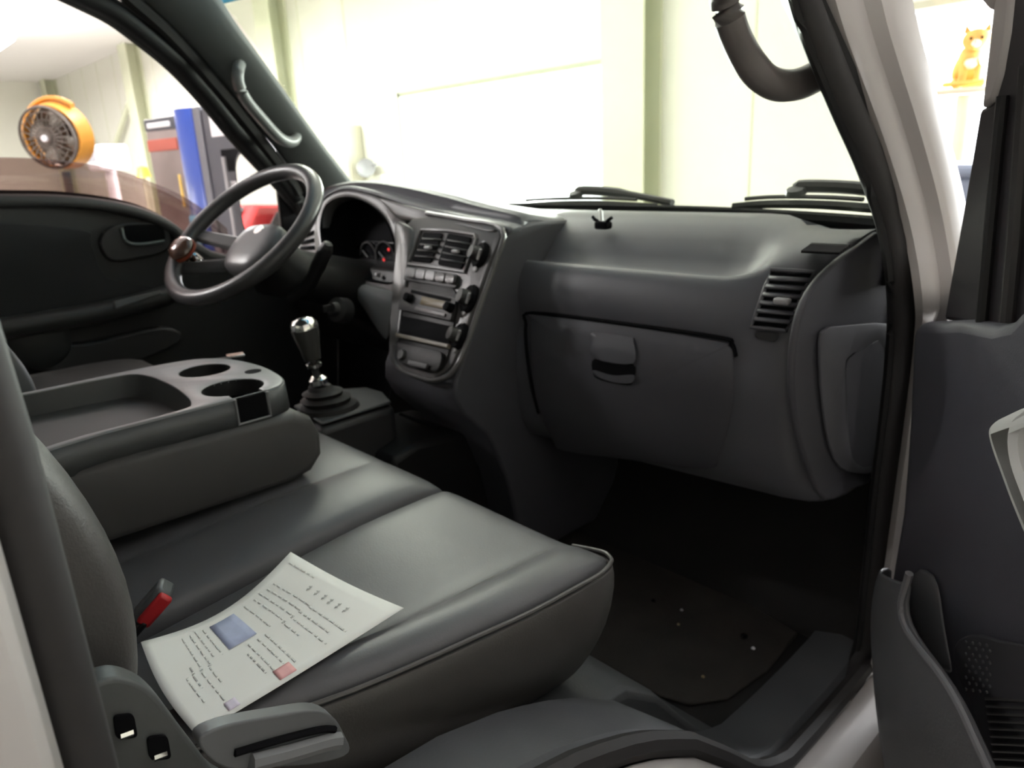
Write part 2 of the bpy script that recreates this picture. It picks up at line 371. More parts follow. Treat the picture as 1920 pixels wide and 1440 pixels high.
lathe('shell', [(.0, .12), (.07, .11), (.125, .05), (.135, .0)], q, (0, 0, 1), mat('helmet_grey', (.30, .30, .27), .4), t)
lathe('brim', [(.135, -.005), (.17, -.012), (.165, -.022), (.13, -.02)], q, (0, 0, 1), mat('fan_orange', ()), t, caps=False)
tube('stand', [q-V((0, 0, .01)), V((q.x, q.y, GZ))], .025, creamd, t, n=8)

# ---- red car parked behind the truck on the left
cr = mat('car_red', (.50, .04, .04), .25, coat=.6, var=.04); crw = mat('car_white', (.78, .78, .78), .3, coat=.5, var=.02)
cx, cy = -3.6, -2.9
t = thing('parked_car', (cx, cy, GZ), 'red parked car with white door seen in the side mirror', 'car')
prof = [(-1.9, .25), (-1.95, .55), (-1.8, .78), (-1.05, .88), (-.55, 1.38), (.75, 1.42), (1.45, .95), (1.85, .85), (1.95, .5), (1.9, .25)]
rings = []
for sx, ins in ((-.82, .0), (-.78, 0), (0, 0), (.78, 0), (.82, 0)):
    rings.append([V((cx+sx*(1-.14*max(0, z-.85)/.5), cy+y*(.985 if abs(sx) > .8 else 1), GZ+z)) for y, z in prof])
loft('body', rings, cr, t, bevel=.03)
for s in (-1, 1):
    for a in (-1.25, 1.25):
        w = lathe('wheel', [(.0, -.09), (.26, -.1), (.31, -.07), (.31, .07), (.26, .1), (.0, .09)], V((cx+s*.76, cy+a, GZ+.31)), (1, 0, 0), rubber, t, n=24)
        lathe('hub_cap', [(.0, .115), (.16, .11), (.18, .098), (.0, .098)], V((cx+s*.76, cy+a, GZ+.31)), (s, 0, 0), knobg, w, n=16)
    prism('side_window', [V((cx+s*.79, cy+y, GZ+z)) for y, z in ((-.85, .92), (-.45, 1.33), (.65, 1.36), (1.15, .95))], (s*.004, 0, 0), darkp, t, bevel=0)
    prism('door', [V((cx+s*.822, cy+y, GZ+z)) for y, z in ((-.7, .3), (-.7, .85), (.45, .87), (.45, .3))], (s*.01, 0, 0), crw, t, bevel=.004)
prism('windscreen', [V((cx-.62, cy+.80, GZ+1.40)), V((cx+.62, cy+.80, GZ+1.40)), V((cx+.70, cy+1.42, GZ+.99)), V((cx-.70, cy+1.42, GZ+.99))], (0, .004, .006), darkp, t, bevel=0)

# ---- orange cat on a perch at the right far window
fur = mat('orange_fur', (.78, .40, .10), .85, bump=.5, scale=60, var=.25, vscale=25); furw = mat('cream_fur', (.85, .78, .66), .85)
cb = Y(1815, 168, 4.72); perch = cb.copy(); cb.z += .014
t = thing('cat', cb, 'orange kitten with pale chest sitting at the right far window', 'cat')
def skin(name, pts, edges, radii, mt, parent, sub=2):
    base = V(pts[0]); me = bpy.data.meshes.new(name); me.from_pydata([V(p)-base for p in pts], edges, []); me.materials.append(mt)
    o = bpy.data.objects.new(name, me); COL.objects.link(o); o.location = base
    sm = o.modifiers.new('sk', 'SKIN'); sm.use_smooth_shade = True
    for v, r in zip(me.skin_vertices[0].data, radii): v.radius = (r, r)
    me.skin_vertices[0].data[0].use_root = True
    u = o.modifiers.new('u', 'SUBSURF'); u.levels = sub; u.render_levels = sub
    o.parent = parent; bpy.context.view_layer.update(); o.matrix_parent_inverse = parent.matrix_world.inverted(); return o
fr_ = (CAM-cb); fr_.z = 0; fr_.normalize(); lt = V((-fr_.y, fr_.x, 0)); K = 1.0
def c3(a, b, z): return cb+(lt*(-a)+fr_*b+V((0, 0, z)))*K
body_pts = [c3(.03, -.05, .05), c3(.02, -.01, .12), c3(.0, .03, .17), c3(-.005, .05, .205),
            c3(.035, .05, .09), c3(.035, .06, .01), c3(-.035, .05, .09), c3(-.035, .06, .01),
            c3(.06, -.03, .03), c3(.065, .04, .012), c3(-.05, -.03, .03), c3(-.06, .04, .012)]
skin('body', body_pts, [(0, 1), (1, 2), (2, 3), (2, 4), (4, 5), (2, 6), (6, 7), (0, 8), (8, 9), (0, 10), (10, 11)],
     [.06*K, .058*K, .048*K, .04*K, .022*K, .018*K, .022*K, .018*K, .035*K, .02*K, .035*K, .02*K], fur, t)
hc = c3(-.01, .065, .225)
hp = []
n1, n2 = 14, 10
rings = []
for i in range(n2+1):
    ph = math.pi*i/n2; rr = math.sin(ph); zz = math.cos(ph)
    ring = []
    for j in range(n1):
        th = 2*math.pi*j/n1; x_, y_ = math.cos(th)*rr, math.sin(th)*rr
        muz = .25*max(0, y_-.6)*(1 if -.55 < zz < .1 else .3)
        ring.append(hc+(lt*(-x_)*.066+fr_*(y_*.050+muz*.05)+V((0, 0, zz*.054)))*K)
    rings.append(ring)
loft('head', rings, fur, t, caps=False)
for s in (-1, 1):
    e0 = hc+(lt*(-s)*.042+V((0, 0, .036)))*K
    prism('ear', [e0+lt*.02*K, e0-lt*.02*K, e0+(lt*(-s)*.012+V((0, 0, .045)))*K], -fr_*.012*K, fur, t, bevel=.003)
    lathe('eye', [(.0, .006), (.006, .004), (.008, 0), (.0, -.002)], hc+(lt*(-s)*.024+fr_*.048+V((0, 0, .004)))*K, fr_, black, t, n=10)
lathe('nose', [(.0, .005), (.006, .002), (.007, 0)], hc+(fr_*.058+V((0, 0, -.012)))*K, fr_, mat('nose_pink', (.7, .35, .3), .5), t, n=8)
lathe('chest', [(.0, .014), (.028, .008), (.036, -.01), (.0, -.02)], c3(.0, .07, .12), fr_+V((0, 0, .2)), furw, t, n=14)
lathe('muzzle', [(.0, .014), (.016, .01), (.022, 0), (.0, -.01)], hc+(fr_*.044+V((0, 0, -.018)))*K, fr_, furw, t, n=12)
tube('tail', cat_rom([c3(.03, -.1, .03), c3(.1, -.06, .02), c3(.11, .04, .018), c3(.03, .1, .015), c3(-.06, .1, .015)], 6), .012*K, fur, t, n=8)
t2 = thing('cat_perch', V((perch.x, perch.y, GZ)), 'pale wooden cat perch post below the orange kitten', 'perch')
lathe('platform', [(.0, 0), (.24, 0), (.25, -.012), (.24, -.03), (.0, -.03)], perch, (0, 0, 1), mat('pale_wood', (.72, .60, .42), .6), t2)
tube('post', [perch-V((0, 0, .03)), V((perch.x, perch.y, GZ+.03))], .05, mat('pale_wood', ()), t2)
box('base', V((perch.x, perch.y, GZ+.015)), (.45, .45, .03), mat('pale_wood', ()), t2)
q = Y(1797, 335, 3.6)
t = thing('grey_bin', V((q.x, q.y, GZ)), 'blue-grey plastic bin standing under the right far window', 'bin')
binm = mat('bin_blue_grey', (.22, .26, .34), .5)
loft('tub', [[V((q.x+sx*(.2+.05*h), q.y+sy*(.2+.05*h), GZ+h*(q.z-GZ+.02))) for sx, sy in ((-1, -1), (1, -1), (1, 1), (-1, 1))] for h in (0, .5, 1)], binm, t, bevel=.02)
box('lid', V((q.x, q.y, q.z+.04)), (.54, .54, .05), binm, t, bevel=.02)

# ================================================================== truck cab shell
T = thing('truck_cab', (0, .4, GZ), 'white truck cab shell with black door seals and open passenger doorway', 'truck')
def cab(name, label=None): pass
def PL(z, sgn, dy=0, dx=0): return V((sgn*(.74-.28*max(0, z-.7)+dx), 1.06-.7*(z-.7)+dy, z))      # A pillar line
# floor pan, toe board, hump over the wheel
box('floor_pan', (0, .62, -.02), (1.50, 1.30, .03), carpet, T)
loft('toe_board', [[V((x, 1.08, -.004)), V((x, 1.18, .10)), V((x, 1.27, .30)), V((x, 1.30, .66)), V((x, 1.33, .66)), V((x, 1.33, -.03)), V((x, 1.08, -.03))] for x in (-.74, .74)], carpet, T, bevel=.01)
hump = [(.79, -.005), (.75, .02), (.70, .075), (.63, .16), (.57, .205), (.48, .22), (-.25, .22), (-.25, -.03), (.79, -.03)]
loft('wheel_hump', [[V((x, y, z+e)) for y, z in hump] for x, e in ((-.72, 0), (.50, 0), (.655, .0), (.662, -.008))], mat('hump_grey', (.066, .07, .073), .6, bump=.3), T, bevel=.01)
for s in (-1, 1):
    box('kick_panel', (s*.765, 1.24 if s > 0 else 1.05, .33 if s > 0 else .26), (.03, .42 if s < 0 else .16, .74 if s > 0 else .60), blackp, T, bevel=.004)
# sill trim following the wheel arch, and the white rocker outside it
def zs(y):
    pts = [(1.20, .03), (1.08, .006), (.98, .003), (.88, .005), (.78, .012), (.70, .055), (.62, .135), (.54, .21), (.46, .262), (.38, .298), (.30, .32), (.15, .335), (-.3, .34)]
    for (a, b), (c, d) in zip(pts, pts[1:]):
        if c <= y <= a: return b+(d-b)*(a-y)/(a-c)
    return pts[-1][1] if y < -.3 else pts[0][1]
ys = [1.14-.035*i for i in range(40)]
loft('sill_trim', [[V((.652, y, zs(y)-.04)), V((.660, y, zs(y)-.002)), V((.70, y, zs(y)+.005)), V((.735, y, zs(y)+.004)), V((.75, y, zs(y)-.012)), V((.75, y, zs(y)-.06))] for y in ys], mat('sill_grey', (.07, .073, .078), .6, bump=.3, var=.25), T)
tube('sill_seal', [V((.757, y, zs(y)+.0)) for y in ys], .013, rubber, T, n=8)
loft('rocker_panel', [[V((.765, y, zs(y)-.10)), V((.767, y, zs(y)-.012)), V((.79, y, zs(y)-.012)), V((.815, y, zs(y)-.028)), V((.825, y, zs(y)-.06)), V((.83, y, zs(y)-.22)), V((.78, y, zs(y)-.22))] for y in ys], white, T)
# outer right side: hinge pillar, white A pillar
def lerp_poly(a, n): return cat_rom(a, n)
inn = cat_rom([SR(1535, -40, .01), SR(1568, 70, .01), SR(1640, 260, .01), SR(1690, 420, .015), SR(1714, 560, .02), X(1713, 640, .765), X(1694, 800, .765), X(1672, 960, .765), X(1650, 1120, .765), X(1632, 1250, .765)], 5)
out = cat_rom([SR(1665, -40, .06), SR(1690, 70, .06), SR(1740, 240, .06), SR(1780, 400, .06), SR(1800, 560, .06), X(1765, 640, .80), X(1745, 800, .80), X(1722, 960, .80), X(1705, 1120, .80), X(1690, 1250, .80)], 5)
def upto(pts, z=1.26):
    d = (pts[0]-pts[3]); k = (z-pts[0].z)/d.z
    return [pts[0]+d*k*q for q in (1, .66, .33)]+pts
inn = upto(inn); out = upto(out)
rows = []
for a, b in zip(inn, out):
    d = (b-a); n = V((.5, .85, 0))
    rows.append([a, a.lerp(b, .12)+V((.006, -.008, 0)), a.lerp(b, .4)+V((.004, -.006, 0)), a.lerp(b, .55)+V((.0, .004, 0)), a.lerp(b, .8)+V((.004, -.004, 0)), b, b+V((.0, .07, 0)), a+V((-.03, .10, 0))])
loft('pillar_outer', rows, white, T)
tube('bolt', [X(1688, 985, .765), X(1688, 985, .765)+V((.012, -.012, 0))], .011, white, T, n=10)
# right door seal (broad black rubber) and inner pillar trim
seal_c = cat_rom([SR(1500, -40), SR(1530, 60), SR(1582, 190), SR(1630, 300), SR(1668, 410), SR(1688, 520), X(1688, 620, .745), X(1675, 760, .745), X(1655, 920, .745), X(1638, 1080, .745), X(1622, 1210, .745), X(1590, 1300, .75)], 5)
seal_c = upto(seal_c)
tube('door_seal', seal_c, .0225, rubber, T, n=12, flat=.75, updir=(1, 0, 0))
tube('seal_lip', [p+V((-.004, -.022, .0)) for p in seal_c], .006, blackp, T, n=6)
# inner right pillar trim up to the windscreen
rows = []
for z in (.66, .75, .85, .95, 1.05, 1.15, 1.25):
    p = PL(z, 1); rows.append([p+V((-.004, -.015, 0)), p+V((-.03, .02, .0)), p+V((-.035, .05, .01)), p+V((-.0, .06, .0)), p+V((.02, .02, 0))])
loft('pillar_trim', rows, blackp, T)
# left pillar trim: broad grey band with grab handle
A_ = [(180, -60), (262, 0), (330, 62), (400, 140), (470, 225), (535, 310), (560, 345), (575, 390)]
B_ = [(385, -60), (415, 0), (450, 55), (500, 120), (560, 208), (620, 290), (660, 340), (690, 380)]
rows = []
for (a, b), (c, d) in zip(A_, B_):
    p = SL(a, b, -.01); q = SL(c, d, -.055)
    rows.append([p, p.lerp(q, .12)+V((.014, .0, .004)), p.lerp(q, .5)+V((.022, 0, .006)), p.lerp(q, .88)+V((.010, 0, .003)), q, q+V((-.04, .03, 0)), p+V((-.04, .03, 0))])
d_ = [(p-q)*((1.27-p.z)/(p.z-q.z)) for p, q in zip(rows[0], rows[2])]
rows = [[p+V((d.x*.5, d.y, d.z)) for p, d in zip(rows[0], d_)]]+rows
loft('pillar_trim', rows, trimg, T, sub=1)
lsl = [SL(a-8, b+6, -.004) for a, b in A_]
lsl = [V((-.60, .0, 1.24)), V((-.60, .35, 1.235))]+lsl
tube('door_seal', cat_rom(lsl, 4), .017, rubber, T, n=8)
tube('seal_lip', cat_rom([SL(a-16, b+8, -.002) for a, b in A_], 4), .004, mat('seal_edge_grey', (.22, .19, .20), .5), T, n=6)
# grab handles
hl = cat_rom([SL(452, 118, -.03), SL(447, 128, -.06), SL(447, 155, -.075), SL(462, 188, -.08), SL(490, 222, -.08), SL(520, 255, -.08), SL(540, 266, -.07), SL(553, 262, -.055), SL(557, 247, -.03)], 5)
h = tube('grab_handle', hl, .0135, mat('handle_grey', (.16, .165, .165), .4), T, n=12)
tag(h, 'grey grab handle on the left pillar')
for a, b in ((453, 120), (552, 250)):
    lathe('handle_socket', [(.0, .003), (.018, .003), (.024, 0), (.024, -.01)], SL(a, b, -.034), (1, -.1, .25), blackp, h, n=16)
hr = cat_rom([PL(SR(1345, -70, -.02).z+.06, 1, .02), SR(1345, -70, -.02), SR(1355, -20, -.05), SR(1373, 50, -.06), SR(1400, 108, -.065), SR(1430, 145, -.06), SR(1462, 160, -.055), SR(1500, 157, -.045), SR(1540, 138, -.03), SR(1570, 122, -.0)], 5)
h = tube('grab_handle', hr, .0165, mat('handle_brown_grey', (.13, .115, .11), .45), T, n=14, flat=1.15)
tag(h, 'dark grab handle on the right pillar')
# roof, header, rear wall, B pillars
loft('roof', [[V((x*.96, -.35, 1.27)), V((x, -.2, 1.27)), V((x, .45, 1.275)), V((x*.97, .66, 1.262)), V((x*.97, .70, 1.24)), V((x*.97, .72, 1.29)), V((x, .45, 1.34)), V((x, -.35, 1.34))] for x in (-.60, -.3, 0, .3, .60)], mat('headliner', (.05, .052, .052), .8), T)
for s in (-1, 1):
    box('roof_rail', (s*.62, .2, 1.265), (.08, 1.10, .07), darkp if s < 0 else white, T, bevel=.02)
box('rear_panel', (0, -.36, .50), (1.46, .05, .66), darkp, T, bevel=.01)
box('rear_header', (0, -.34, 1.22), (1.2, .05, .12), darkp, T, bevel=.01)
for s in (-1, 1): box('rear_post', (s*.62, -.34, 1.0), (.16, .05, .40), darkp, T, bevel=.01)
cg = glass('cab_glass', (.95, .975, .93), .04)
box('rear_window', (0, -.34, 1.0), (1.12, .006, .36), cg, T, bevel=0)
def bp(y, dz=0): return y
for s in (-1, 1):
    col_ = white
    rows = []
    for z in (-.2, .2, .5, .7, .9, 1.1, 1.26):
        xo = .80-.28*max(0, z-.7); ye = .022 if s > 0 else .10
        rows.append([V((s*xo, ye, z)), V((s*(xo-.025), ye+.006, z)), V((s*(xo-.03), ye-.10, z)), V((s*(xo+.012), ye-.32, z)), V((s*(xo+.012), ye-.02, z))])
    loft('rear_pillar', rows, col_, T, bevel=.004)
    rows = []
    for z in (.22, .5, .7, .9, 1.1, 1.26):
        xo = .755-.28*max(0, z-.7); ye = .030 if s > 0 else .11
        rows.append([V((s*xo, ye+.012, z)), V((s*(xo-.03), ye+.008, z)), V((s*(xo-.08), ye-.06, z)), V((s*(xo-.06), ye-.16, z)), V((s*xo, ye-.10, z))])
    loft('rear_pillar_trim', rows, blackp, T, bevel=.003)
bs_pts = [V((.762-.28*max(0, z-.7), .036, z)) for z in (1.2, 1.1, 1.0, .9, .8, .7, .6, .5, .4, .36)]
tube('door_seal', bs_pts, .013, rubber, T, n=10)
# windscreen with shade band, cowl
def ws(x, q, d=0):
    e = (x/.74)**2
    yb, zb = 1.29-.20*e, .685; yt, zt = .74-.06*e, 1.26
    bow = .035*math.sin(math.pi*q)
    return V((x*(1-.19*q), yb+(yt-yb)*q+bow+d, zb+(zt-zb)*q+bow*.7+d))
wsg = glass('windscreen_glass', (.93, .965, .90), .045)
xs_ = [-.72+.09*i for i in range(17)]
sheet('windscreen', [[ws(x, q) for x in xs_] for q in [i/12*.80 for i in range(13)]], wsg, T, .004)
sheet('shade_band', [[ws(x, q) for x in xs_] for q in (.80, .87, .94, 1.0)], glass('shade_band_blue', (.22, .52, .66), .05), T, .004)
for q0, q1 in ((0, 0),):
    tube('windscreen_seal', [ws(x, 0)+V((0, .004, .002)) for x in xs_], .012, black, T, n=8)
loft('cowl', [[V((x, 1.30-.20*(x/.74)**2+a, b)) for a, b in ((.01, .672), (.03, .692), (.12, .66), (.13, .60), (.0, .60))] for x in xs_], blackp, T)
# wipers outside the screen
def wiper(pts_, label):
    t = thing('windscreen_wiper', pts_[0], label, 'wiper', 'windscreen wipers')
    blade = cat_rom(pts_, 5)
    tube('blade', blade, .008, blackp, t, n=6)
    tube('blade_rail', [p+V((0, .004, .012)) for p in blade[2:-2]], .004, darkp, t, n=6)
    c = blade[len(blade)//2]
    tube('arm', cat_rom([blade[8]+V((0, .01, .014)), c+V((-.01, .02, .028)), c+V((.10, .03, .022)), blade[-1]+V((.02, .03, .006))], 5), [.008]*5+[.011]*6+[.008]*5, darkp, t, n=8)
    lathe('clip', [(.0, .012), (.015, .010), (.018, 0)], c+V((-.01, .01, .016)), (0, -.4, 1), darkp, t, n=10)
wiper([Y(965, 387, 1.31), Y(1030, 383, 1.31), Y(1120, 382, 1.31), Y(1230, 388, 1.30)], 'black wiper lying along the middle of the windscreen base')
wiper([Y(1375, 388, 1.24), Y(1440, 383, 1.24), Y(1540, 384, 1.22), Y(1655, 392, 1.20)], 'black wiper near the right pillar at the windscreen base')

# ================================================================== dashboard
D = thing('dashboard', (0, 1.0, .25), 'dark grey dashboard with glovebox, centre stack and instrument hood', 'dashboard')
prof_m = [(1.285, .676), (1.20, .692), (1.12, .700), (1.075, .696), (1.045, .684), (1.02, .664), (1.00, .640), (.985, .622), (.968, .613), (.955, .616), (.946, .624), (.938, .626), (.930, .622), (.922, .610), (.914, .590), (.910, .568), (.911, .550), (.916, .537)]
prof_r = [(1.12, .676), (1.10, .681), (1.07, .683), (1.04, .680), (1.02, .677), (1.00, .673), (.985, .669), (.972, .664), (.962, .659), (.954, .653), (.948, .647), (.943, .640), (.938, .630), (.932, .617), (.926, .60), (.921, .58), (.919, .56), (.919, .537)]
low = [(.906, .50), (.899, .46), (.897, .42), (.899, .37), (.906, .33), (.925, .295), (.97, .275), (1.08, .268), (1.20, .30), (1.22, .50)]
def mixp(a, b, t): return [(p[0]+(q[0]-p[0])*t, p[1]+(q[1]-p[1])*t) for p, q in zip(a, b)]
def station(x, t, push=0, drop=0):
    top = mixp(prof_m, prof_r, t)
    e = (x/.74)**2
    pts = []
    for i, (y, z) in enumerate(top): pts.append((y-(.20*e*.9 if (i < 2 and t < .5) else 0)+push*(1 if z < .66 else .6), z))
    sh_ = .0+.05*max(0, x-.2)/.45
    for i, (y, z) in enumerate(low): pts.append((y+push+sh_*min(1, i/4)*(1 if i < 8 else 0), z-drop*(1 if 3 < i < 8 else 0)))
    return [V((x, y, z)) for y, z in pts]
sts = [(.10, 0, .0), (.16, 0, .0), (.25, 0, 0), (.35, 0, 0), (.45, 0, 0), (.52, 0, 0), (.555, .08, 0), (.58, .35, 0), (.60, .75, 0), (.615, .95, 0), (.64, 1, 0), (.66, 1, .004), (.675, 1, .016), (.686, 1, .036), (.692, 1, .06)]
loft('dash_body', [station(*s) for s in sts], dash, D, caps=True, angle=60)
def dash_y(x, z):
    """depth of the dashboard's front face at a given width and height"""
    def on(stn):
        P = stn[3:24]
        for a, b in zip(P, P[1:]):
            if b.z <= z <= a.z: return a.y+(b.y-a.y)*(a.z-z)/max(1e-6, a.z-b.z) if a.y < .99 or z > .64 else None
        return P[-1].y
    xs2 = [s[0] for s in sts]; x = min(max(x, xs2[0]), xs2[-1])
    for s1, s2 in zip(sts, sts[1:]):
        if s1[0] <= x <= s2[0]:
            t = (x-s1[0])/(s2[0]-s1[0]); a, b = on(station(*s1)), on(station(*s2))
            a = .93 if a is None else a; b = .93 if b is None else b
            return a+(b-a)*t
def onto_dash(px, py, w=0):
    p = Y(px, py, .91)
    for _ in range(6): p = Y(px, py, dash_y(p.x, p.z)-w)
    return p
# top skin behind the instrument hood (driver side)
loft('dash_top', [[V((x, 1.285-.19*(x/.74)**2, .676)), V((x, 1.18-.15*(x/.74)**2, .695)), V((x, 1.10-.12*(x/.74)**2, .69)), V((x, 1.10-.12*(x/.74)**2, .64)), V((x, 1.2-.2*(x/.74)**2, .6))] for x in (-.70, -.6, -.5, -.4, -.3, -.2, -.1, 0, .1)], dash, D)
# glovebox door: a panel proud of the face, with latch
gb = [(994, 600), (1002, 590), (1180, 612), (1350, 640), (1366, 648), (1374, 668), (1372, 760), (1350, 850), (1325, 880), (1180, 862), (1060, 846), (1035, 825), (1008, 760), (996, 690)]
def GB(px, py, w=0):  # follow the lower dash face
    return onto_dash(px, py, w)
def shell(name, pxs, fn, w0, w1, mt, parent, n=4, cx=None):
    """closed curved panel: outline at depth w0 and w1, inner ring fan for curvature"""
    ol = [(p.x, p.y) for p in cat_rom([V((a, b, 0)) for a, b in pxs], n, True)]
    cxp = sum(a for a, b in ol)/len(ol); cyp = sum(b for a, b in ol)/len(ol)
    rings = [[fn(a, b, w0) for a, b in ol], [fn(a, b, w1*.75) for a, b in ol]]
    for s in (.985, .75, .5, .25, .02):
        rings.append([fn(cxp+(a-cxp)*s, cyp+(b-cyp)*s, w1) for a, b in ol])
    return loft(name, rings, mt, parent, caps=True, angle=60)
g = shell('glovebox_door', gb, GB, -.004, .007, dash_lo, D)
tube('glovebox_gap', cat_rom([GB(a, b, .004) for a, b in [(1010, 775), (996, 720), (988, 660), (986, 608), (998, 587), (1180, 608), (1350, 633), (1372, 645), (1380, 668)]], 5), .0032, black, D, n=6)
gl = shell('latch_recess', [(1116, 672), (1186, 682), (1188, 712), (1176, 722), (1125, 712), (1112, 700)], GB, .004, .009, black, g)
shell('latch_handle', [(1112, 624), (1180, 632), (1188, 640), (1187, 682), (1114, 672), (1109, 640)], GB, .004, .0105, dash, g)
shell('latch_lip', [(1113, 694), (1150, 704), (1188, 703), (1184, 718), (1150, 717), (1118, 706)], GB, .004, .012, dash, g)
# right vent: black cavity, slats, knob
vq = [(1447, 506), (1526, 510), (1474, 620), (1409, 613)]
def VQ(u, v, w=0):
    a = V((vq[0][0], vq[0][1], 0)).lerp(V((vq[1][0], vq[1][1], 0)), u); b = V((vq[3][0], vq[3][1], 0)).lerp(V((vq[2][0], vq[2][1], 0)), u)
    c = a.lerp(b, v); return onto_dash(c.x, c.y, w)
sheet('vent_cavity', [[VQ(u, v, .004) for u in (0, .25, .5, .75, 1)] for v in [i/8 for i in range(9)]], black, D, .003)
tube('vent_frame', [VQ(u, v, .006) for u, v in [(0, 0), (.5, 0), (1, 0), (1, .25), (1, .5), (1, .75), (1, 1), (.5, 1), (0, 1), (0, .75), (0, .5), (0, .25)]], .0035, dash, D, n=6, closed=True)
for i in range(1, 7):
    v = i/7
    sheet('vent_slat', [[VQ(.0, v-.03, .008), VQ(.5, v-.03, .009), VQ(1, v-.03, .008)], [VQ(.0, v+.03, .011), VQ(.5, v+.03, .012), VQ(1, v+.03, .011)]], dash, D, .0035)
box('vent_knob', VQ(.55, .52, .016), (.022, .012, .009), knobg, D, bevel=.003)
tag(shell('vent_dial', [(1420, 622), (1456, 626), (1452, 640), (1418, 634)], lambda a, b, w=0: Y(a, b, .918-w), 0, .006, darkp, D), None)
# top grille
gz = .674
sheet('top_grille', [[Z(1502, 472, gz), Z(1572, 475, gz)], [Z(1522, 457, gz), Z(1594, 460, gz)]], black, D, .003)
for i in range(1, 6):
    q = i/6; a = Z(1502+20*q, 472-15*q, gz+.003); b = Z(1572+22*q, 475-15*q, gz+.003)
    tube('grille_bar', [a, b], .0016, darkp, D, n=5)
# right end cap of the dashboard with its recessed cover
ec = [(1662, 436), (1610, 462), (1560, 500), (1520, 548), (1497, 610), (1488, 700), (1494, 790), (1515, 870), (1548, 938), (1600, 918), (1640, 885), (1668, 700), (1690, 520)]
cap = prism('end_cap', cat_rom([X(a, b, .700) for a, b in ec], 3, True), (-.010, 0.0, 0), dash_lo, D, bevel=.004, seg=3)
rc = [(1532, 640), (1545, 615), (1570, 610), (1660, 606), (1668, 640), (1650, 860), (1600, 885), (1560, 860), (1538, 760)]
plate('cover_frame', cat_rom([X(a, b, .702) for a, b in rc], 3, True), [cat_rom([X(a, b, .702) for a, b in [(1582, 690), (1592, 668), (1610, 658), (1650, 654), (1640, 850), (1600, 865), (1585, 800)]], 3, True)], (1, 0, 0), .005, dash, D, bevel=.002)
prism('cover', cat_rom([X(a, b, .703) for a, b in [(1578, 690), (1590, 664), (1610, 655), (1655, 651), (1644, 852), (1600, 870), (1582, 800)]], 3, True), (.004, 0, 0), dash_lo, D, bevel=.001)
# phone holder stub on the dash top
t = thing('holder_clip', Z(1130, 425, .69), 'small broken clip left on the dashboard top', 'clip')
q = Z(1131, 422, .684)
box('foot', q, (.028, .02, .014), black, t, bevel=.004)
tube('prong', [q+V((-.004, .0, .004)), q+V((-.022, .02, .022)), q+V((-.032, .03, .022))], .004, trayg, t, n=6)
for s in (-1, 1): tube('claw', [q, q+V((s*.016, -.004, .010)), q+V((s*.022, -.002, .014))], .003, black, t, n=6)

# ---- centre stack
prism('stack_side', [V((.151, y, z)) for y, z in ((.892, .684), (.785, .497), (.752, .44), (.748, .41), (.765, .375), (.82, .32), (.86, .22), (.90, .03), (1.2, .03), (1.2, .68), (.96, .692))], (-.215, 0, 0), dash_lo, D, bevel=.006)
stk = [(752, 470), (766, 432), (790, 412), (850, 412), (944, 428), (925, 500), (900, 570), (872, 650), (852, 692), (820, 712), (785, 706), (750, 690), (738, 670), (740, 600), (745, 530)]
plate('stack_bezel', cat_rom([ST(a, b, .002) for a, b in stk], 3, True), [], -STN, .012, bezel, D, bevel=.004)
def stq(name, q, mt, d0=-.012, th=.004, r=.2, parent=D, bev=.001):
    P = [ST(a, b, d0) for a, b in q]
    return plate(name, rrect(*P, r=r), [], -STN, th, mt, parent, bevel=bev)
# inner dark panel column
stq('stack_panel', [(768, 520), (866, 540), (836, 706), (744, 684)], blackp, -.010, .004, .25)
# twin vents
for q in ([(796, 436), (832, 438), (809, 494), (773, 490)], [(842, 438), (886, 446), (867, 505), (822, 497)]):
    vc = stq('vent_cavity', q, black, -.0105, .003, .1)
    P = [V((a, b, 0)) for a, b in q]
    for i in range(1, 5):
        v = i/5; a = P[0].lerp(P[3], v); b = P[1].lerp(P[2], v)
        sheet('vent_slat', [[ST(a.x, a.y-1, -.013), ST(b.x, b.y-1, -.013)], [ST(a.x, a.y+1, -.018), ST(b.x, b.y+1, -.018)]], bezel, D, .0015)
    c = (P[0]+P[1]+P[2]+P[3])/4
    box('vent_knob', ST(c.x, c.y, -.02), (.018, .008, .006), knobg, D, bevel=.002)
tube('vent_frame', [ST(a, b, -.012) for a, b in [(790, 431), (838, 432), (890, 440), (893, 448), (872, 510), (820, 502), (766, 495), (768, 488)]], .0035, bezel, D, n=6, closed=True)
# switch row
stq('switch_strip', [(764, 500), (862, 516), (858, 542), (758, 526)], darkp, -.012, .004, .3)
for i in range(5):
    a = 767+i*18.6; y0 = 503+i*2.9
    stq('push_button', [(a, y0), (a+16.5, y0+2.6), (a+13, y0+20), (a-3.5, y0+17.5)], knobg if i < 3 else bezel, -.016, .007, .35, bev=.0015)
# radio
ra = stq('radio', [(760, 540), (862, 562), (850, 604), (752, 582)], darkp, -.014, .008, .08)
stq('radio_slot', [(772, 543), (846, 560), (844, 566), (770, 549)], black, -.023, .001, .1, ra, .0002)
stq('radio_display', [(792, 556), (836, 565), (832, 580), (788, 571)], mat('display_olive', (.14, .115, .07), .25), -.023, .0015, .1, ra, .0003)
stq('radio_keys', [(780, 576), (836, 588), (834, 594), (778, 582)], bezel, -.023, .002, .1, ra, .0004)
for a, b in ((770, 560), (846, 578)):
    lathe('radio_knob', [(.0, .014), (.008, .013), (.0095, 0)], ST(a, b, -.022), -STN, black, ra, n=14)
stq('storage_slot', [(754, 592), (852, 613), (843, 645), (750, 624)], black, -.0145, .002, .06)
stq('slot_lip', [(748, 626), (846, 648), (844, 655), (746, 633)], mat('lip_tan', (.17, .15, .115), .4), -.016, .008, .2)
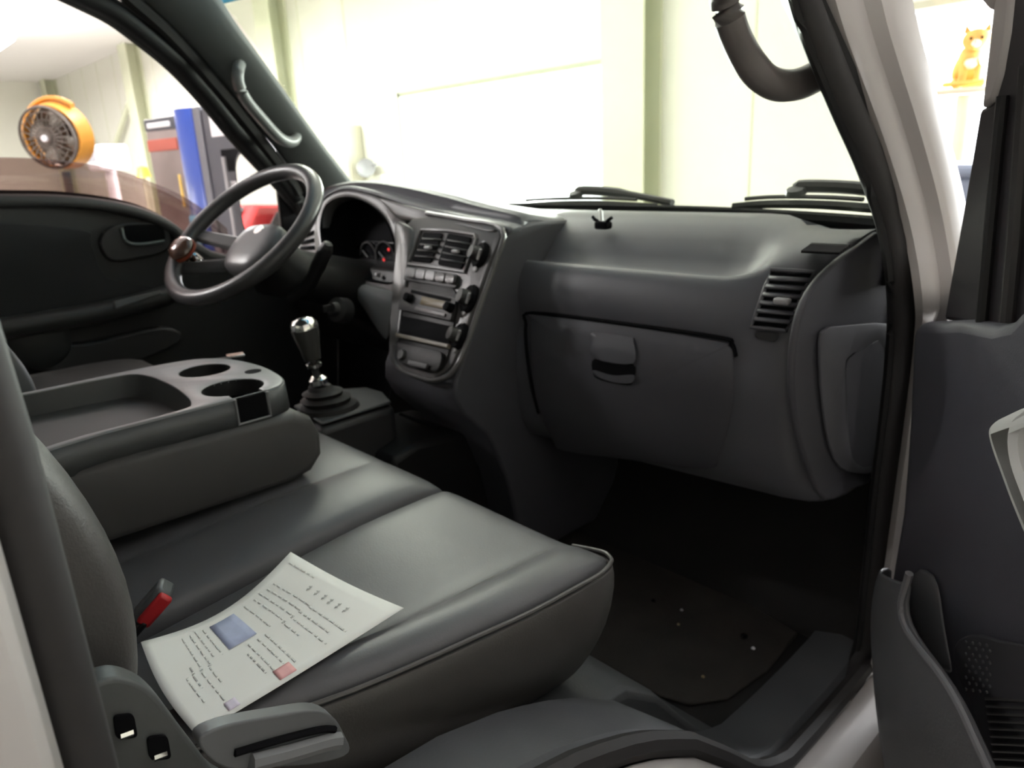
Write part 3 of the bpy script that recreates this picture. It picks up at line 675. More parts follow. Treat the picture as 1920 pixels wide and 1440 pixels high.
at_ = stq('ashtray', [(745, 642), (836, 662), (826, 700), (748, 680)], blackp, -.016, .006, .35)
stq('ashtray_pull', [(770, 676), (806, 684), (802, 694), (768, 686)], darkp, -.023, .006, .3, at_)
lathe('lighter_socket', [(.0, .006), (.009, .006), (.011, 0)], ST(755, 666, -.022), -STN, darkp, D, n=14)
# rotary climate dials down the right edge of the stack
for (a, b, r1) in ((899, 478, .021), (878, 560, .023), (860, 630, .021)):
    dl = lathe('climate_dial', [(.0, .004), (r1, .004), (r1*1.15, 0), (r1*1.15, -.006)], ST(a, b, -.012), -STN+V((-.25, 0, 0)), black, D, n=24)
    lathe('dial_knob', [(.0, .020), (r1*.55, .019), (r1*.66, .004), (r1*.7, .0)], ST(a, b, -.014), -STN+V((-.25, 0, 0)), darkp, dl, n=20)
    pk = ST(a, b, -.036); tube('dial_pointer', [pk+V((-.006, 0, -.008)), pk+V((.004, 0, .010))], .0022, knobg, dl, n=6)
    lathe('dial_mark', [(.0, .003), (.004, .002), (.005, 0)], ST(a+8, b-22, -.012), -STN, knobg, dl, n=8)
    lathe('dial_mark', [(.0, .003), (.005, .002), (.006, 0)], ST(a-8, b+26, -.012), -STN, knobg, dl, n=8)
tube('stack_edge', cat_rom([ST(a, b, -.009) for a, b in [(800, 400), (870, 412), (942, 430), (926, 500), (901, 570), (873, 650), (850, 695), (818, 712), (780, 704), (745, 686), (738, 650)]], 4), .0048, bezel, D, n=8)

# ---- instrument hood
hood = [(590, 470), (588, 430), (594, 395), (612, 368), (645, 355), (690, 362), (725, 378), (757, 408), (772, 450), (768, 520), (752, 600), (742, 640), (728, 600), (690, 560), (655, 535), (625, 515), (600, 500)]
clo = [(603, 455), (601, 420), (610, 388), (632, 372), (660, 370), (695, 385), (722, 412), (738, 450), (742, 490), (738, 528), (700, 528), (660, 515), (632, 505), (612, 490)]
ol = cat_rom([CL(a, b) for a, b in hood], 4, True); hl_ = cat_rom([CL(a, b) for a, b in clo], 4, True)
plate('instrument_surround', ol, [hl_], CLN, .03, bezel, D, bevel=.006)
hc_ = sum((p for p in hl_), V())/len(hl_)
bowl = [[p-CLN*.002 for p in hl_], [hc_+(p-hc_)*1.02+V((0, .035, .0)) for p in hl_], [hc_+(p-hc_)*.96+V((0, .09, -.005)) for p in hl_], [hc_+(p-hc_)*.5+V((0, .10, -.006)) for p in hl_], [hc_+(p-hc_)*.02+V((0, .10, -.006)) for p in hl_]]
loft('instrument_bowl', bowl, black, D, caps=False)
gf = mat('gauge_face', (.008, .008, .010), .25); redl = mat('warning_red', (.9, .05, .05), .4, emit=.45)
gcen = hc_+V((0, .080, -.052))
cp = prism('gauge_panel', [gcen+V((x, 0, z)) for x, z in ((-.13, -.05), (.13, -.05), (.14, .02), (.08, .04), (-.08, .04), (-.14, .02))], (0, .01, 0), gf, D, bevel=.003)
for dx, rr in ((-.07, .035), (.0, .04), (.075, .036)):
    tube('gauge_ring', [gcen+V((dx+rr*math.cos(a), -.004, .0+rr*math.sin(a))) for a in [i*math.pi/10 for i in range(20)]], .002, bezel, cp, n=5, closed=True)
    tube('needle', [gcen+V((dx, -.006, 0)), gcen+V((dx-.02, -.006, .015))], .0015, mat('needle_grey', (.3, .3, .3), .4), cp, n=5)
for a, b in ((729, 468), (720, 487)):
    lathe('warning_light', [(.0, .002), (.003, .002), (.004, 0)], Y(a, b, .93), (0, -1, 0), redl, D, n=10)
for a, b in ((655, 508), (712, 516)):
    lathe('trip_button', [(.0, .012), (.004, .011), (.005, 0)], CL(a, b, .012), (0, -1, .3), knobg, D, n=10)
# swept hood top from the surround back to the windscreen
L1 = cat_rom([CL(588, 420), CL(596, 390), CL(615, 366), CL(648, 354), CL(692, 361), CL(740, 376), V(ST(800, 394)), V(ST(870, 410)), V(ST(946, 428)), V(ST(950, 440, .004))], 5)
L2 = cat_rom([Y(575, 415, .965), Y(583, 385, .965), Y(606, 358, .965), Y(650, 345, .962), Y(700, 344, .958), Y(760, 353, .952), Y(830, 369, .944), Y(895, 387, .938), Y(968, 405, .935), Y(990, 425, .955)], 5)
rows = []
for a, b in zip(L1, L2):
    b2 = V((b.x-.0, b.y+.10, b.z-.015)); b3 = V((b.x, 1.24-.19*(b.x/.74)**2, .68))
    g_ = V((b.x, b.y+.004, a.z+.004)).lerp(a, .15)
    rows.append([a-V((0, .002, 0)), a+V((0, .010, .003)), g_+V((0, -.004, 0)), g_+V((0, 0, .004)), g_.lerp(b, .8), b+V((0, -.001, 0)), b+V((0, .008, .003)), b.lerp(b2, .35)+V((0, 0, .003)), b2, b3])
sheet('instrument_hood', rows, dash, D, .005)
sheet('stack_ridge', [[CL(738, 415, -.004), CL(748, 412, -.016), ST(766, 420, -.016), ST(782, 430, -.008)], [CL(741, 450, -.004), CL(750, 450, -.02), ST(764, 458, -.02), ST(776, 462, -.008)], [CL(741, 500, -.004), CL(750, 505, -.02), ST(760, 512, -.02), ST(768, 520, -.008)], [CL(737, 550, -.004), CL(744, 560, -.02), ST(750, 575, -.02), ST(757, 590, -.008)], [CL(728, 600, -.004), CL(733, 620, -.016), ST(739, 645, -.016), ST(746, 660, -.008)]], bezel, D, .004, sub=1)
sheet('stack_brow', [[CL(700, 366, -.002), CL(740, 378, -.004), ST(790, 392, -.004), ST(860, 408, -.006), ST(942, 428, -.008)], [CL(722, 385, -.003), CL(752, 395, -.004), ST(800, 402, -.003), ST(860, 414, -.006), ST(938, 433, -.010)], [CL(742, 412, -.003), CL(762, 416, -.004), ST(800, 414, -.006), ST(858, 420, -.010), ST(930, 440, -.012)]], bezel, D, .004, sub=1)
# left side vent and lower driver panel
plate('side_vent_housing', rrect(CL(556, 430, .01), CL(592, 408, .01), CL(596, 486, .01), CL(560, 478, .01), .25), [], CLN, .03, knobg, D, bevel=.004)
for v in (.25, .5, .75):
    a = V((560, 438, 0)).lerp(V((564, 474, 0)), v); b = V((588, 420, 0)).lerp(V((590, 478, 0)), v)
    sheet('side_vent_slat', [[CL(a.x, a.y-3, .006), CL(b.x, b.y-3, .006)], [CL(a.x, a.y+3, .006), CL(b.x, b.y+3, .006)]], black, D, .002)
loft('knee_panel', [[V((x, .90, .585)), V((x, .885, .56)), V((x, .90, .45)), V((x, .98, .36)), V((x, 1.2, .34)), V((x, 1.2, .6))] for x in (-.70, -.45, -.14)], blackp, D, bevel=.004)
rows = [[CL(628, 500, .05), CL(662, 508, .05), CL(704, 518, .05), CL(742, 520, .05)], [CL(630, 512, .0), CL(662, 524, .0), CL(704, 540, .0), CL(741, 542, .0)], [CL(634, 520, -.012), CL(664, 534, -.014), CL(704, 556, -.014), CL(739, 566, -.012)], [CL(650, 534, -.006), CL(676, 556, -.010), CL(706, 590, -.012), CL(734, 612, -.010)], [CL(668, 552, .01), CL(690, 590, .0), CL(708, 622, .0), CL(728, 650, .0)]]
sheet('lower_surround', rows, trayg, D, .006, sub=1)  # lighter grey stands in for windscreen light falling on this ledge

# ================================================================== steering wheel and column
wc = V((-.38, .650, .686)); ti, az = math.radians(40), math.radians(10)
wn = V((math.sin(ti)*math.sin(az), -math.sin(ti)*math.cos(az), math.cos(ti)))
e1 = wn.cross(V((0, 0, 1))).normalized(); e2 = wn.cross(e1)      # e1 = sideways, e2 = down the wheel
if e2.z > 0: e2 = -e2
if e1.x < 0: e1 = -e1
SW = thing('steering_wheel', wc-wn*.1, 'black steering wheel with grey hub in front of the instruments', 'steering wheel')
whm = mat('wheel_black', (.055, .053, .055), .36, bump=.15); hubm = mat('wheel_hub_grey', (.115, .112, .113), .38)
tube('rim', [wc+(e1*math.cos(a)+e2*math.sin(a))*.176 for a in [i*math.pi/32 for i in range(64)]], .0165, whm, SW, n=14, closed=True)
def WL(a, b, h): return wc+e1*a+e2*b+wn*h
hub_o = [(-.07, -.035), (-.045, -.055), (0, -.06), (.045, -.055), (.07, -.035), (.075, .02), (.055, .06), (.03, .075), (-.03, .075), (-.055, .06), (-.075, .02)]
rings = []
for s, h in ((.9, -.075), (.95, -.05), (.92, -.034), (.76, -.026), (.45, -.023), (.05, -.022)):
    rings.append([WL(a*s, b*s, h) for a, b in [(p.x, p.y) for p in cat_rom([V((a, b, 0)) for a, b in hub_o], 3, True)]])
loft('hub_pad', rings, hubm, SW, angle=60)
lathe('emblem', [(.0, .004), (.012, .003), (.014, 0)], WL(0, -.03, -.0255), wn, chrome, SW, n=20)
for sx in (-1, 1):
    for b0, b1, hh in ((-.008, .006, 0), (.045, .10, 0)):
        rows = []
        for q in (0, .35, .7, 1):
            a = sx*(.05+(.12 if b1 < .05 else .095)*q); b = b0+(b1-b0)*q; w_ = .022*(1-.25*q)
            h = -.046+(.044)*q
            rows.append([WL(a, b-w_, h-.008), WL(a, b-w_*.6, h), WL(a, b+w_*.6, h), WL(a, b+w_, h-.008), WL(a, b, h-.016)])
        loft('spoke', rows, whm if b1 > .05 else hubm, SW, bevel=.002)
ax_end = V((-.36, .93, .50))
loft('column_shroud', [[wc-wn*.05+(e1*math.cos(a)*.055+e2*math.sin(a)*.05) for a in [i*math.pi/8 for i in range(16)]],
                      [wc-wn*.12+(e1*math.cos(a)*.075+e2*math.sin(a)*.065) for a in [i*math.pi/8 for i in range(16)]],
                      [ax_end+V((0, -.06, .05))+(e1*math.cos(a)*.08+e2*math.sin(a)*.07) for a in [i*math.pi/8 for i in range(16)]],
                      [ax_end+(e1*math.cos(a)*.07+e2*math.sin(a)*.06) for a in [i*math.pi/8 for i in range(16)]]], blackp, SW)
a0 = X(578, 535, -.30); a1 = X(596, 500, -.27); a2 = X(613, 462, -.24)
st_ = tube('stalk', cat_rom([X(545, 560, -.34), a0, a1, a2], 4), [.011]*4+[.014]*4+[.016]*4+[.012], blackp, SW, n=10)
lathe('stalk_tip', [(.0, .010), (.009, .007), (.0125, 0), (.012, -.006)], a2, a2-a1, darkp, st_, n=14)
kq = X(628, 580, -.26)
ig = lathe('ignition_lock', [(.0, .012), (.012, .012), (.016, .0), (.026, -.004), (.028, -.03)], kq, V((.3, -.9, .3)), darkp, SW, n=18)
box('ignition_key', kq+V((.006, -.022, .006)), (.006, .020, .016), blackp, ig, bevel=.002)
# clip-on spinner knob
kb = WL(-.176, .015, .01)
kp = plane(342, 468, kb-fw*.045, fw)
kd = (wn+V((.15, -.1, 0))).normalized()
K_ = lathe('spinner_knob', [(.0, .016), (.014, .015), (.025, .009), (.029, .0), (.025, -.008), (.012, -.012)], kp+kd*.004, kd, mat('knob_brown', (.10, .05, .035), .22, coat=.6), SW, n=24)
K_['label'] = 'brown clip-on spinner knob with chrome clamp'
lathe('knob_band', [(.0255, -.004), (.0300, -.004), (.0300, -.010), (.025, -.012)], kp+kd*.004, kd, mat('knob_red_edge', (.30, .06, .03), .3), K_, n=24, caps=False)
lathe('clamp', [(.010, .0), (.010, -.012), (.014, -.016), (.014, -.040), (.0, -.042)], kp-kd*.008, kd, chrome, K_, n=18)
tube('clamp_band', [kp-kd*.03+fw*.02+(e1*math.cos(a)*.02+wn*math.sin(a)*.02) for a in [i*math.pi/8 for i in range(16)]], .004, chrome, K_, n=8, closed=True)
for dx, dy in ((-16, 27), (4, 30), (24, 21)):
    lathe('clamp_bolt', [(.0, .008), (.007, .006), (.009, 0), (.008, -.012)], plane(342+dx, 468+dy, kp-kd*.02, fw), (.5, -.7, .4), chrome, K_, n=12)

# ================================================================== gear lever
G = thing('gear_lever', V((-.06, .62, .30)), 'chrome topped gear lever with rubber boot on its box', 'gear lever')
gx = -.05
shb = [Z(600, 806, .375), Z(740, 762, .375), Z(722, 742, .375), Z(690, 733, .375), Z(620, 738, .375), Z(545, 770, .375)]
prism('lever_box', [p for p in shb], (0, 0, -.16), darkp, G, bevel=.012, seg=3)
rim_ = [p.lerp(sum(shb, V())/6, .06)+V((0, 0, .004)) for p in shb]
prism('boot_plate', rim_, (0, 0, .006), mat('boot_plate_grey', (.06, .062, .062), .45), G, bevel=.003)
bc = X(604, 742, gx); kt = X(572, 620, gx)
axg = (kt-bc).normalized(); Lg = (kt-bc).length
base_c = V((bc.x, bc.y+.015, .382))
rings = []
for i, (h, rr) in enumerate([(0, .05), (.012, .047), (.016, .038), (.026, .042), (.032, .030), (.040, .034), (.046, .022), (.054, .018)]):
    c = base_c.lerp(bc+axg*.02, min(1, h/.054))
    rings.append([c+V((math.cos(a)*rr, math.sin(a)*rr*1.1, 0)) for a in [k*math.pi/10 for k in range(20)]])
loft('boot', rings, rubber, G)
tube('rod', [bc+axg*.01, kt-axg*.03], .0065, darkp, G, n=10)
lathe('lower_collar', [(.010, -.008), (.0165, -.005), (.017, .004), (.010, .009)], bc+axg*.030, axg, chrome, G, n=20)
lathe('upper_collar', [(.007, -.005), (.0135, -.003), (.0135, .003), (.007, .005)], bc+axg*(.060), axg, chrome, G, n=20)
lathe('knob', [(.008, -.055), (.0155, -.052), (.019, -.03), (.0235, -.006), (.0245, .006)], kt, axg, mat('knob_black', (.05, .048, .045), .22, coat=.5), G, n=24)
lathe('knob_cap', [(.0245, .005), (.0235, .014), (.017, .021), (.008, .0235), (.0, .024)], kt, axg, chrome, G, n=24)
# pedals' dark floor console ahead of the lever
t = thing('floor_console', V((.02, .80, 0)), 'low dark floor console between lever box and dashboard', 'console')
loft('body', [[V((x, .66, -.0)), V((x, .66, .30)), V((x, .72, .315)), V((x, .86, .30)), V((x, .94, .22)), V((x, 1.02, .0))] for x in (-.14, -.12, .05, .07)], blackp, t, bevel=.012)
box('body_seam', (-.035, .80, .312), (.13, .004, .004), black, t, bevel=0)

# ================================================================== seats
def smooth_all(o): return o
# --- passenger seat cushion, lofted along y
P_ = thing('bucket_seat', (.50, .25, .22), 'grey vinyl passenger seat with side piping under the paper', 'seat')
def edge_x(y):   # outer piping line
    pts = [(.56, .667), (.43, .660), (.34, .645), (.26, .627), (.22, .615), (.14, .585), (-.05, .57)]
    for (a, b), (c, d) in zip(pts, pts[1:]):
        if c <= y <= a: return b+(d-b)*(a-y)/(a-c)
    return pts[-1][1]
def top_z(y): return .383-.10*max(0, .42-y)-(.02 if y < .0 else 0)
def pedge(y): return .386-.03*max(0, .36-y)
def cross(y, f=1.0, drop=0):
    xe = edge_x(y); xi = .352; tz = top_z(y)-drop; pz = pedge(y)-drop; b = .235
    bx = xe-.075
    return [V((xi, y, b)), V((xi-.002, y, tz-.03)), V((xi+.006, y, tz-.008)), V((xi+.03, y, tz)), V((xi+.12, y, tz-.004)), V((bx-.02, y, tz-.006)), V((bx, y, tz-.004)), V((bx+.022, y, pz+.010)), V((xe-.02, y, pz+.012)), V((xe-.004, y, pz+.003)), V((xe, y, pz-.004)), V((xe-.012, y, pz-.07)), V((xe-.045, y, b))]
ysq = [-.02, .06, .12, .18, .24, .30, .36, .42, .48, .52]
rings = [cross(y) for y in ysq]
for dy, dz, xm in ((.545, .006, .655), (.558, .022, .636), (.563, .05, .615), (.558, .085, .60)):
    c = cross(.52); fx = 1
    rings.append([V((min(p.x, xm), dy-(0 if p.z > .3 else .03), min(p.z, .392-dz) if p.z > .3 else p.z)) for p in c])
seat = loft('cushion', rings, vinyl, P_, sub=1, angle=80)
# side panel, its own darker vinyl, just proud of the cushion side
rows = []
path = [(edge_x(y), y, 1, 0) for y in [.0, .06, .12, .18, .24, .30, .36, .42, .48, .515]]
path += [(.662-.045+.045*math.cos(a), .522+.045*math.sin(a), math.cos(a), math.sin(a)) for a in [math.radians(d) for d in (20, 40, 60, 80)]]
path += [(.58, .568, 0, 1), (.50, .568, 0, 1), (.42, .568, 0, 1), (.36, .566, 0, 1)]
for x_, y_, nx, ny in path:
    pz = pedge(y_)-.012*ny*ny-(.010 if x_ < .6 and ny > .9 else 0)
    def q_(d, z): return V((x_+nx*d, y_+ny*d, z))
    bt = .232
    rows.append([q_(.002, pz-.005), q_(.005, pz-.03), q_(-.004, pz-.08), q_(-.026, pz-.125), q_(-.043, bt)])
sheet('side_panel', rows, vinyl_d, P_, .005, sub=1)
pip = [r_[0]+V((0, 0, .003)) for r_ in rows[:15]]
tube('piping', cat_rom(pip, 3), .0022, mat('piping_grey', (.085, .08, .077), .4), P_, n=8)
tube('seam', cat_rom([V((edge_x(y)-.077, y, top_z(y)-.0035)) for y in [.02+.05*i for i in range(11)]], 3), .0016, vinyl_d, P_, n=6)
# backrest
rings = []
for z, yf, yb, x0, x1 in ((.36, .058, -.06, .30, .60), (.42, .090, -.08, .22, .615), (.50, .110, -.09, .18, .62), (.58, .104, -.11, .17, .62), (.66, .076, -.14, .17, .615), (.76, .02, -.18, .18, .60), (.88, -.04, -.22, .20, .58), (.96, -.08, -.24, .24, .54), (.985, -.11, -.22, .30, .48)):
    rings.append([V((x0, yb, z)), V((x0, yf-.03, z)), V((x0+.03, yf+.004, z)), V((x0+.09, yf-.014, z)), V((x1-.09, yf-.014, z)), V((x1-.03, yf+.004, z)), V((x1-.004, yf-.012, z)), V((x1, yf-.03, z)), V((x1-.005, yb, z))])
loft('backrest', rings, vinyl_d, P_, sub=2)
for sx in (.33, .45): tube('headrest_post', [V((sx, -.16, .97)), V((sx, -.175, 1.04))], .006, chrome, P_, n=8)
rings = []
for z, s in ((1.02, .6), (1.035, .95), (1.09, 1.0), (1.14, .9), (1.155, .55)):
    rings.append([V((.39+.12*s*math.cos(a), -.18+.045*s*math.sin(a), z)) for a in [k*math.pi/8 for k in range(16)]])
loft('headrest', rings, vinyl, P_, sub=1)
# recliner cover and lever
rcv = [(145, 1460), (150, 1330), (170, 1290), (215, 1272), (262, 1282), (300, 1312), (345, 1372), (400, 1445), (420, 1480), (150, 1520)]
pc = prism('recliner_cover', cat_rom([X(a, b, .665) for a, b in rcv], 4, True), (-.02, 0, 0), mat('cover_grey', (.075, .08, .078), .5, bump=.15), P_, bevel=.010, seg=3)
for a, b in ((237, 1370), (300, 1410)):
    prism('screw_recess', rrect(X(a-26, b-30, .666), X(a+12, b-34, .666), X(a+20, b+10, .666), X(a-20, b+14, .666), .3), (.002, 0, 0), black, pc, bevel=0)
    tube('screw', [X(a-12, b+11, .669), X(a+12, b+2, .669)], .0024, chrome, pc, n=6)
lv = [(372, 1392), (420, 1362), (520, 1342), (590, 1332), (625, 1345), (645, 1375), (655, 1412), (600, 1432), (500, 1440), (420, 1440)]
ll = prism('recliner_lever', cat_rom([X(a, b, .71) for a, b in lv], 4, True), (-.012, 0, 0), mat('lever_grey', (.10, .105, .108), .45), P_, bevel=.006, seg=3)
tube('lever_groove', cat_rom([X(a, b, .711) for a, b in [(440, 1412), (520, 1388), (600, 1368), (628, 1368)]], 4), .0025, black, ll, n=6)
tube('lever_grip', cat_rom([X(a, b, .712) for a, b in [(470, 1430), (540, 1412), (610, 1392), (635, 1388)]], 4), .006, mat('lever_grey_light', (.15, .155, .16), .45), ll, n=8)
box('seat_base', (.46, .22, .228), (.30, .50, .02), blackp, P_, bevel=.004)

# --- centre seat cushion
C_ = thing('bench_seat', (.14, .25, .22), 'grey vinyl middle seat cushion beneath the folded console', 'seat')
def ccross(y, dz=0, b=.235):
    tz = .386-.06*max(0, .42-y)-dz
    return [V((-.085, y, b)), V((-.085, y, tz-.02)), V((-.07, y, tz-.004)), V((.0, y, tz)), V((.12, y, tz+.001)), V((.205, y, tz-.001)), V((.214, y, tz-.007)), V((.223, y, tz-.001)), V((.28, y, tz+.001)), V((.33, y, tz-.003)), V((.346, y, tz-.012)), V((.35, y, tz-.04)), V((.35, y, b))]
rings = [ccross(y) for y in (-.02, .08, .18, .28, .38, .46, .51)]+[[V((p.x, y, min(p.z, .385-dz) if p.z > .3 else p.z)) for p in ccross(.51)] for y, dz in ((.545, .004), (.565, .018), (.572, .05), (.565, .10))]
loft('cushion', rings, vinyl, C_, sub=1)
tube('seam', [V((.214, y, .379-.06*max(0, .42-y))) for y in [.0+.05*i for i in range(11)]]+[V((.214, .548, .372)), V((.214, .566, .358))], .0022, vinyl_d, C_, n=6)
# --- folded centre backrest with tray console
K = thing('folding_console', (.06, .28, .38), 'folded middle backrest console with tray bin and cup holder', 'console')
kx0, kx1 = -.10, .206
conm = mat('console_padding', (.060, .058, .057), .55, bump=.12, scale=500); contr = mat('console_tray', (.075, .078, .08), .45, bump=.1)
def kring(x, ins, dz0=0):
    y0, y1 = .06+ins, .462-ins
    return [V((x, y0, .392+ins+dz0)), V((x, y1-.05, .386+ins)), V((x, y1-.018, .392+ins)), V((x, y1, .415)), V((x, y1+.002, .445-ins*.5)), V((x, y1-.008, .470-ins)), V((x, y1-.03, .484-ins)), V((x, y1-.06, .486-ins)), V((x, y0, .494-ins))]
loft('body', [kring(kx0, .012), kring(kx0+.012, 0), kring(kx1-.014, 0), kring(kx1-.003, .004), kring(kx1, .012)], conm, K, angle=60)
# tray: plate with bin, cup holders; walls down
zt = .523
trp = [(.193, .045), (.195, .20), (.195, .32), (.193, .40), (.172, .432), (.12, .447), (.05, .450), (-.02, .437), (-.065, .40), (-.08, .32), (-.08, .18), (-.08, .045)]
def slope(y): return zt-.012*max(0, y-.20)/.25-.02*max(0, y-.38)/.06
binp = [(.184, .06), (.186, .18), (.184, .285), (.165, .308), (.11, .318), (.04, .322), (-.03, .316), (-.062, .29), (-.068, .18), (-.068, .06)]
c1_, c1r = V((.142, .374, 0)), .040
c2_, c2r = V((.018, .385, 0)), .036
def circ(c, r, n=24): return [(c.x+r*math.cos(2*math.pi*k/n), c.y+r*math.sin(2*math.pi*k/n)) for k in range(n)]
sm = lambda P, n=4: [(p.x, p.y) for p in cat_rom([V((a, b, 0)) for a, b in P], n, True)]
def kslot():   # cup hole with its mug-handle slot open to the right
    pts = []
    for k in range(24):
        a = math.radians(30)+k*math.radians(300)/23; pts.append((c1_.x+c1r*math.cos(a), c1_.y+c1r*math.sin(a)))
    return pts+[(.191, c1_.y-.020), (.191, c1_.y+.020)]
top = plate('tray_top', [V((a, b, zt)) for a, b in sm(trp)], [[V((a, b, zt)) for a, b in sm(binp)], [V((a, b, zt)) for a, b in kslot()], [V((a, b, zt)) for a, b in circ(c2_, c2r)]], (0, 0, -1), .006, trayg, K, bevel=.0022)
ow = sm(trp)
loft('tray_wall', [[V((a*1.0, b, zt-.003)) for a, b in ow], [V((.045+(a-.045)*1.005, .2+(b-.2)*1.01, .484)) for a, b in ow]], contr, K, caps=False, solid=.004)
bw = sm(binp)
loft('tray_bin', [[V((a, b, zt-.002)) for a, b in bw], [V((.045+(a-.045)*.95, .19+(b-.19)*.95, .470)) for a, b in bw], [V((.045+(a-.045)*.9, .19+(b-.19)*.9, .466)) for a, b in bw], [V((.045+(a-.045)*.02, .19+(b-.19)*.02, .466)) for a, b in bw]], contr, K, caps=False)
for c, r in ((c1_, c1r), (c2_, c2r)):
    loft('cup_holder', [[V((a, b, zt-.001)) for a, b in circ(c, r)], [V((a, b, .462)) for a, b in circ(c, r*.88)], [V((a, b, .462)) for a, b in circ(c, .001)]], blackp, K, caps=False)
prism('mug_slot', [V((.1925, .354, .489)), V((.1925, .394, .489)), V((.1925, .394, .5225)), V((.1925, .354, .5225))], (.006, 0, 0), black, K, bevel=.002)
tube('slot_rim', [V((.1985, .396, .522)), V((.1985, .396, .488)), V((.1985, .352, .488)), V((.1985, .352, .522))], .002, trayg, K, n=6)
loft('coin_slot', [[V((a, b, zt+.0005)) for a, b in circ(V((.088, .428, 0)), .012)], [V((a, b, zt-.004)) for a, b in circ(V((.088, .428, 0)), .009)]], black, K)
# small folded glasses / clip on the far rim of the tray
# --- driver seat
DS = thing('bucket_seat', (-.38, .1, .22), 'dark driver seat behind the console', 'seat')
rings = []
for y, dz in ((-.05, 0), (.1, 0), (.25, 0), (.38, 0), (.45, .004), (.49, .025), (.50, .07)):
    rings.append([V((-.62, y, .24)), V((-.62, y, .42-dz)), V((-.58, y, .445-dz)), V((-.52, y, .43-dz)), V((-.38, y, .425-dz)), V((-.24, y, .43-dz)), V((-.17, y, .445-dz)), V((-.135, y, .42-dz)), V((-.135, y, .24))])
loft('cushion', rings, vinyl_d, DS, sub=1)
rings = []
for z, yf, yb in ((.42, .20, -.02), (.50, .218, -.04), (.58, .19, -.07), (.68, .13, -.11), (.80, .07, -.15), (.92, .02, -.18), (.97, -.03, -.17)):
    w = 1 if z < .8 else (.94 if z < .95 else .8)
    rings.append([V((-.38-.24*w, yb, z)), V((-.38-.24*w, yf-.02, z)), V((-.38-.20*w, yf, z)), V((-.38-.12*w, yf-.03, z)), V((-.38+.12*w, yf-.03, z)), V((-.38+.20*w, yf, z)), V((-.38+.235*w, yf-.02, z)), V((-.38+.235*w, yb, z))])
loft('backrest', rings, vinyl, DS, sub=2)
t = thing('driver_buckle', V((-.13, .37, .40)), 'dark seat belt buckle lying beside the driver seat', 'buckle')
q = X(385, 690, -.135)
box('body', q, (.03, .09, .025), darkp, t, bevel=.006, rot=Matrix.Rotation(-.3, 3, 'Z'))
box('tongue', q+V((-.002, .055, .010)), (.022, .03, .004), chrome, t, bevel=.001, rot=Matrix.Rotation(-.3, 3, 'Z'))

# --- red-button buckle
bk0 = Z(258, 1166, .388); bk1 = Z(312, 1104, .418)
t = thing('seat_buckle', bk0, 'seat belt buckle with red button beside the paper', 'buckle')
ba = (bk1-bk0).normalized(); bsd = ba.cross(V((0, 0, 1))).normalized(); bu = bsd.cross(ba)
Rb = Matrix((bsd, ba, bu)).transposed()
bm_ = (bk0+bk1)/2
box('housing', bm_-bsd*.005, (.024, (bk1-bk0).length*1.02, .017), mat('buckle_grey', (.10, .11, .115), .4), t, bevel=.004, rot=Rb)
box('red_button', bm_+bsd*.0080+ba*.002-bu*.003, (.008, (bk1-bk0).length*.86, .014), mat('button_red', (.55, .03, .035), .35), t, bevel=.003, rot=Rb)
box('strap', bk0-ba*.02-bu*.004, (.026, .06, .006), blackp, t, bevel=.002, rot=Rb)

# ================================================================== document on the seat
ppx = [(545, 1035), (757, 1140), (368, 1379), (264, 1204)]
def pap(u, v, w=0):
    """u along the title edge, v down the page; paper curls up along its edges"""
    a = V((ppx[0][0], ppx[0][1], 0)).lerp(V((ppx[1][0], ppx[1][1], 0)), u); b = V((ppx[3][0], ppx[3][1], 0)).lerp(V((ppx[2][0], ppx[2][1], 0)), u)
    c = a.lerp(b, v)
    c.x += 14*math.sin(math.pi*v)*(1-2*u)*(1 if u < .5 else .6)+(-9*math.sin(math.pi*v) if u > .5 else 0)
    c.y += 26*math.sin(math.pi*v)*(1-u)*(1-u)+14*math.sin(math.pi*v)*u*u + (6*math.sin(math.pi*u) if v < .2 else 0)
    c.x -= 12*math.sin(math.pi*u)*v*v; c.y += 4*math.sin(math.pi*u)*v*v
    z = .398+.012*(1-math.sin(math.pi*v))*(1-u)+w
    p = Z(c.x, c.y, z)
    return p
pm = mat('paper', (.80, .81, .78), .6, var=.02)
PD = thing('paper_document', pap(.5, .5), 'white printed document sheet with blue and red stamps on the seat', 'document')
N1, N2 = 16, 20
sheet('sheet', [[pap(i/N1, j/N2) for i in range(N1+1)] for j in range(N2+1)], pm, PD, .0004)
def patch(name, u0, u1, v0, v1, mt, w=.0008):
    return sheet(name, [[pap(u0+(u1-u0)*i/4, v0+(v1-v0)*j/4, w) for i in range(5)] for j in range(5)], mt, PD, .0002)
patch('blue_stamp', .10, .44, .475, .625, mat('stamp_blue', (.42, .48, .68), .6, var=.12, vscale=120))
patch('red_stamp', .86, .96, .455, .535, mat('stamp_red', (.80, .42, .42), .6, var=.1, vscale=90))
patch('violet_stamp', .88, .96, .74, .80, mat('stamp_violet', (.68, .62, .74), .6, var=.1, vscale=90))
ink = mat('ink_grey', (.46, .47, .46), .7); inkp = mat('ink_pale', (.70, .715, .69), .7)
for i in range(6):
    u = .32+i*.075
    patch('title_glyph', u, u+.018, .105, .112, ink); patch('title_glyph', u+.004, u+.022, .122, .128, ink); patch('title_glyph', u+.010, u+.015, .10, .135, ink)
